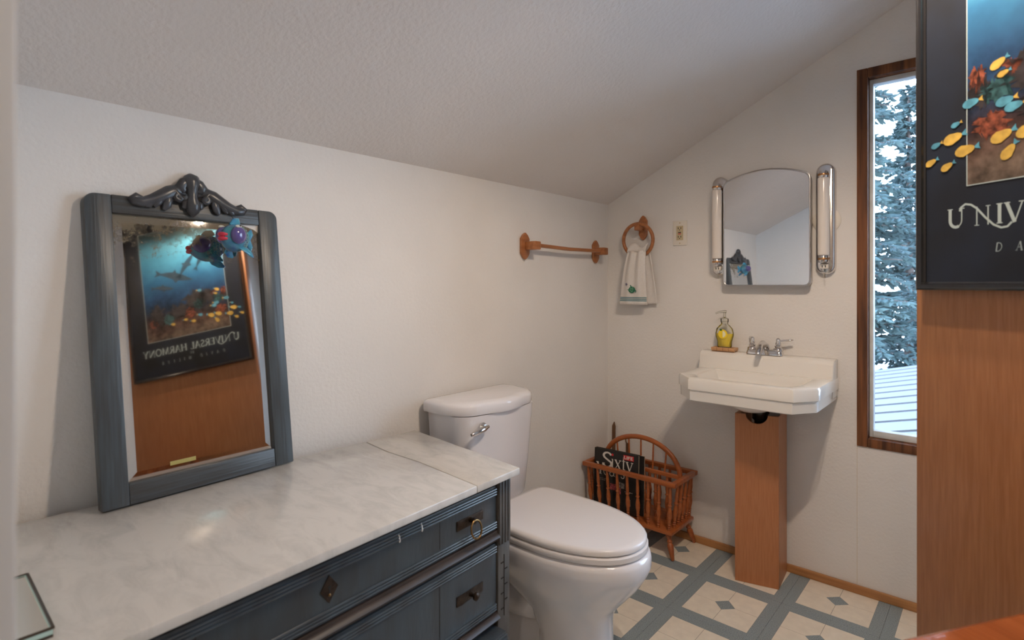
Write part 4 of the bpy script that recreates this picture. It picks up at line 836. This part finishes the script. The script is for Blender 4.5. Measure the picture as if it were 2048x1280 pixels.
tag(MB().lathe([(0, -.0005), (.050, -.0005), (.050, -.006), (.044, -.010), (0, -.011)], (1.004, 0, 1.435), 'y', 32).build('junction_cover', 'plate', smooth=50), 'round pale cover plate on the wall behind the right tube light', 'cover plate')
ot = empty('wall_outlet', (0.3935, 0, 1.366)); tag(ot, 'tan outlet in cream wall plate left of the mirror', 'outlet')
MB().box(-.0345, .0345, -.006, -.0005, 0, .115).build('cover_plate', 'plate', ot, bevel=.002)
rc = MB().box(-.0165, .0165, -.0085, -.0055, .024, .091).build('receptacle', 'outlet_tan', ot, bevel=.001)
m_ = MB()
for z in (.036, .076):
    m_.box(-.008, -.005, -.0088, -.0084, z, z+.008).box(.005, .008, -.0088, -.0084, z, z+.008).box(-.002, .002, -.0088, -.0084, z-.006, z-.002)
m_.box(-.007, .007, -.0092, -.0084, .058, .062); m_.build('slot', 'black', rc, smooth=None)
MB().box(-.007, .007, -.0092, -.0084, .0515, .0555).build('reset_button', 'ink_red', rc, smooth=None)
for z in (.010, .105): MB().lathe([(0, 0), (.003, 0), (.0025, -.0012), (0, -.0014)], (0, -.006, z), 'y', 10).build('screw', 'outlet_tan', ot)

# towel ring and towel
trg = empty('towel_ring', (0.205, 0, 1.46)); tag(trg, 'oak towel ring on pointed wall plate beside the corner', 'towel ring')
def plate6(w_, h_): return [(-w_, -h_*.55), (-w_*.55, -h_*.82), (0, -h_), (w_*.55, -h_*.82), (w_, -h_*.55), (w_, h_*.55), (w_*.55, h_*.82), (0, h_), (-w_*.55, h_*.82), (-w_, h_*.55)]
MB().prism(plate6(.022, .062), -.014, -.0005, 'y').build('wall_plate', 'oak', trg, bevel=.003, smooth=30)
MB().box(-.018, .010, -.068, -.013, -.016, .018).build('holder_block', 'oak', trg, bevel=.005)
rr = .079; zc = 1.398-1.46
MB().tube([(rr*math.sin(a)-.004, -.052-.004*math.cos(a), zc+rr*math.cos(a)) for a in [2*PI*i/40 for i in range(40)]], .0085, n=12, closed=True).build('ring', 'oak', trg, smooth=60)
tw = empty('hand_towel', (0.198, -.056, 1.085)); tag(tw, 'white hand towel with embroidered turtle hanging through the oak ring', 'towel')
def cloth(x0t, x1t, x0b, x1b, z0, z1, yf, amp, ph, th, nx=28, nz=26):
    V, F = [], []
    for j in range(nz+1):
        t = j/nz; z = z1+(z0-z1)*t; e_ = t**.75; xa = x0t+(x0b-x0t)*e_; xb = x1t+(x1b-x1t)*e_
        for i in range(nx+1):
            s_ = i/nx; V.append((xa+(xb-xa)*s_, yf(t)+amp*(1-.65*t)*math.sin(ph+s_*14)+.003*math.sin(s_*5+t*3), z))
    for j in range(nz):
        for i in range(nx): a = j*(nx+1)+i; F.append((a, a+1, a+nx+2, a+nx+1))
    m_ = MB(); m_.add(V, F); n = len(V); return V, F
def thick(V, F, th, nm, mtl, parent):
    me = bpy.data.meshes.new(nm); me.from_pydata(V, [], F); me.materials.append(M[mtl])
    o = bpy.data.objects.new(nm, me); C.objects.link(o); o.parent = parent
    md = o.modifiers.new('thick', 'SOLIDIFY'); md.thickness = th; md.offset = 0
    me.polygons.foreach_set('use_smooth', [True]*len(F)); return o
yfr = lambda t: -.014-.010*math.sin(PI*min(1, t*1.2))
V, F = cloth(-.042, .052, -.088, .058, 0.0, .262, yfr, .007, .5, .005); thick(V, F, .006, 'front_fold', 'terry', tw)
V2, F2 = cloth(-.030, .056, -.050, .090, 0.004, .262, lambda t: .018+.012*t, .006, 2.0, .005); thick(V2, F2, .006, 'back_fold', 'terry', tw)
V3, F3 = [], []
for i in range(13):
    a = PI*i/12
    for j in range(17):
        s_ = j/16; V3.append((-.046+.098*s_+.006*math.sin(a), .002-.016*math.cos(a)*1.0, .255+.030*math.sin(a)+.012*math.sin(a)*math.sin(s_*7)))
for i in range(12):
    for j in range(16): a = i*17+j; F3.append((a, a+1, a+18, a+17))
thick(V3, F3, .007, 'gathered_top', 'terry', tw)
def on_front(s_, z):
    t = 1-z/.262; e_ = t**.75; xa = -.042+(-.088+.042)*e_; xb = .052+.006*e_
    return (xa+(xb-xa)*s_, yfr(t)+.007*(1-.65*t)*math.sin(.5+s_*14)+.003*math.sin(s_*5+t*3)-.0038, z)
for k in range(3):
    z = .019+k*.0075; Vs = []
    for i in range(29):
        for zz in (z-.0026, z+.0026): Vs.append(on_front(i/28, zz))
    MB().add(Vs, [(2*i, 2*i+2, 2*i+3, 2*i+1) for i in range(28)]).build('woven_stripe', 'teal', tw, smooth=60)
tu = MB(); c0 = on_front(.47, .072); c0 = (c0[0], c0[1]-.003, c0[2])
tu.mi = 0; tu.ball((c0[0], c0[1]-.0005, c0[2]), (.019, .0022, .0160), 16, 8)
tu.mi = 1
for dx, dz in ((0, .004), (-.007, -.002), (.007, .002), (-.002, -.008), (.004, -.006), (-.006, .007), (.006, .009)): tu.ball((c0[0]+dx, c0[1]-.0022, c0[2]+dz), (.0038, .0012, .0030), 8, 5)
tu.mi = 0
tu.tube([(c0[0]-.002, c0[1]-.001, c0[2]+.012), (c0[0]-.006, c0[1]-.001, c0[2]+.020), (c0[0]-.010, c0[1]-.001, c0[2]+.022)], [.003, .003, .001], n=6)
tu.tube([(c0[0]+.015, c0[1]-.001, c0[2]), (c0[0]+.022, c0[1]-.001, c0[2]-.006), (c0[0]+.022, c0[1]-.001, c0[2]-.014)], [.003, .0025, .001], n=6)
tu.tube([(c0[0]-.015, c0[1]-.001, c0[2]-.002), (c0[0]-.024, c0[1]-.001, c0[2]+.001)], [.002, .001], n=6)
tu.build('turtle_embroidery', ['green', 'lgreen'], tw)
c1 = on_front(.25, .098); m_ = MB()
for k in range(5): a = 2*PI*k/5+.3; m_.tube([(c1[0], c1[1]-.0005, c1[2]), (c1[0]+.009*math.sin(a), c1[1]-.0005, c1[2]+.009*math.cos(a))], [.0025, .0006], n=5)
m_.build('starfish_embroidery', 'purple', tw)

# towel bar on the knee wall
tb = empty('towel_bar', (0, -0.405, 1.345)); tag(tb, 'oak towel bar with two pointed wall plates on the knee wall', 'towel bar')
for y in (-.675+.405, -.128+.405):
    p = MB().prism([(a, b_) for a, b_ in [(q[0]+y, q[1]) for q in plate6(.026, .058)]], .0005, .014, 'x').build('wall_plate', 'oak', tb, bevel=.003, smooth=30)
    MB().box(.013, .072, y-.020+(.012 if y < 0 else -.004), y+.020+(.012 if y < 0 else -.004), -.017, .019).build('end_block', 'oak', p, bevel=.005)
MB().tube([(.048, -.255, .004), (.048, 0, -.002), (.048, .270, .002)], .0085, n=14).build('bar', 'oak', tb)

# ================================================================ things at the picture's edges
ty = empty('glass_tray', (0.45, -2.36, 0.7005)); tag(ty, 'small glass box with dark metal rim on the marble beside the door jamb', 'tray')
MB().box(-.11, .10, -.030, .046, .0, .004).build('base', 'tray_rim', ty, smooth=None)
for x0, x1, y0, y1 in ((-.11, .10, .042, .046), (-.11, .10, -.030, -.026), (-.11, -.106, -.026, .042), (.096, .10, -.026, .042)): MB().box(x0, x1, y0, y1, .004, .012).build('glass_side', 'tray_glass', ty, smooth=None)
m_ = MB(); q = [(-.11, -.030, .0125), (.10, -.030, .0125), (.10, .046, .0125), (-.11, .046, .0125)]; m_.tube(q, .0022, n=6, closed=True); m_.build('rim', 'tray_rim', ty, smooth=None)
MB().box(-.106, .096, -.026, .042, .010, .012).build('lid_glass', 'tray', ty, smooth=None)
sl = empty('side_table', (PA[0]+0.839*0.52-0.545*0.20, PA[1]-0.545*0.52-0.839*0.20, 0), (0, 0, PHI)); tag(sl, 'glossy red brown wooden table corner in front of the wood panel', 'table')
MB().loft([[(x, y, z) for x, y in rrect(-.240+g_, .20-g_, -.205+g_, .16-g_, .028)] for z, g_ in ((.672, .006), (.678, 0), (.692, 0), (.698, .003), (.700, .010))]).build('table_top', 'red_wood', sl, smooth=50)
for x in (-.215, .165):
    for y in (-.17, .125): MB().tube([(x, y, .001), (x, y, .30), (x, y, .675)], [.012, .016, .020], n=12).build('leg', 'red_wood', sl)
for y in (-.17, .125): MB().box(-.20, .15, y-.009, y+.009, .60, .673).build('apron', 'red_wood', sl, bevel=.002)
for x in (-.215, .165): MB().box(x-.009, x+.009, -.155, .11, .60, .673).build('apron', 'red_wood', sl, bevel=.002)

# ================================================================ ceiling light with two reflector bulbs (above the picture)
cl = empty('ceiling_light', (LAMP.x, LAMP.y, KNEE+PITCH*LAMP.x)); tag(cl, 'ceiling light with two reflector bulbs above the doorway side', 'ceiling light')
MB().lathe([(0, .045), (.07, .045), (.07, -.035), (.05, -.05), (0, -.05)], (0, 0, 0), 'z', 24).build('canopy', 'shade', cl, smooth=50)
for s_ in (-1, 1):
    o = Vector((s_*.038, s_*.048, LAMP.z-(KNEE+PITCH*LAMP.x)))
    sh = MB(); sh.lathe([(.020, .075), (.032, .070), (.048, .040), (.060, .0), (.058, .0), (.046, .040), (.030, .067), (.020, .070)], tuple(o), 'z', 20); sh.build('reflector_shade', 'shade', cl, smooth=50)
    MB().tube([o+Vector((0, 0, .072)), Vector((s_*.02, s_*.025, -.04))], .008, n=8).build('arm', 'shade', cl)
    ld = bpy.data.lights.new('bulb', 'SPOT'); ld.energy = LAMP_POWER*4; ld.color = LAMP_COL; ld.spot_size = math.radians(170); ld.spot_blend = 0.6; ld.shadow_soft_size = 0.018
    lo = bpy.data.objects.new('bulb', ld); C.objects.link(lo); lo.parent = cl; lo.location = o+Vector((0, 0, .006))

# unseen lamp added behind the camera as fill, shaped as a hall fixture
hl = empty('hall_fill_light', (1.75, -3.15, KNEE+PITCH*1.75)); tag(hl, 'added fill light in the hall behind the doorway, built as a shaded lamp', 'ceiling light')
MB().lathe([(0, .05), (.06, .05), (.06, -.03), (0, -.04)], (0, 0, 0), 'z', 20).build('canopy', 'shade', hl, smooth=50)
MB().tube([(0, 0, -.03), (0, 0, -.20)], .006, n=8).build('stem', 'shade', hl)
MB().lathe([(.03, -.19), (.08, -.20), (.15, -.25), (.148, -.252), (.08, -.206), (.03, -.197)], (0, 0, 0), 'z', 28).build('shade', 'plate', hl, smooth=50)
ld = bpy.data.lights.new('hall_fill_bulb', 'POINT'); ld.energy = HALL_FILL_POWER; ld.color = LAMP_COL; ld.shadow_soft_size = 0.05
lo = bpy.data.objects.new('hall_fill_bulb', ld); C.objects.link(lo); lo.parent = hl; lo.location = (0, 0, -.262)
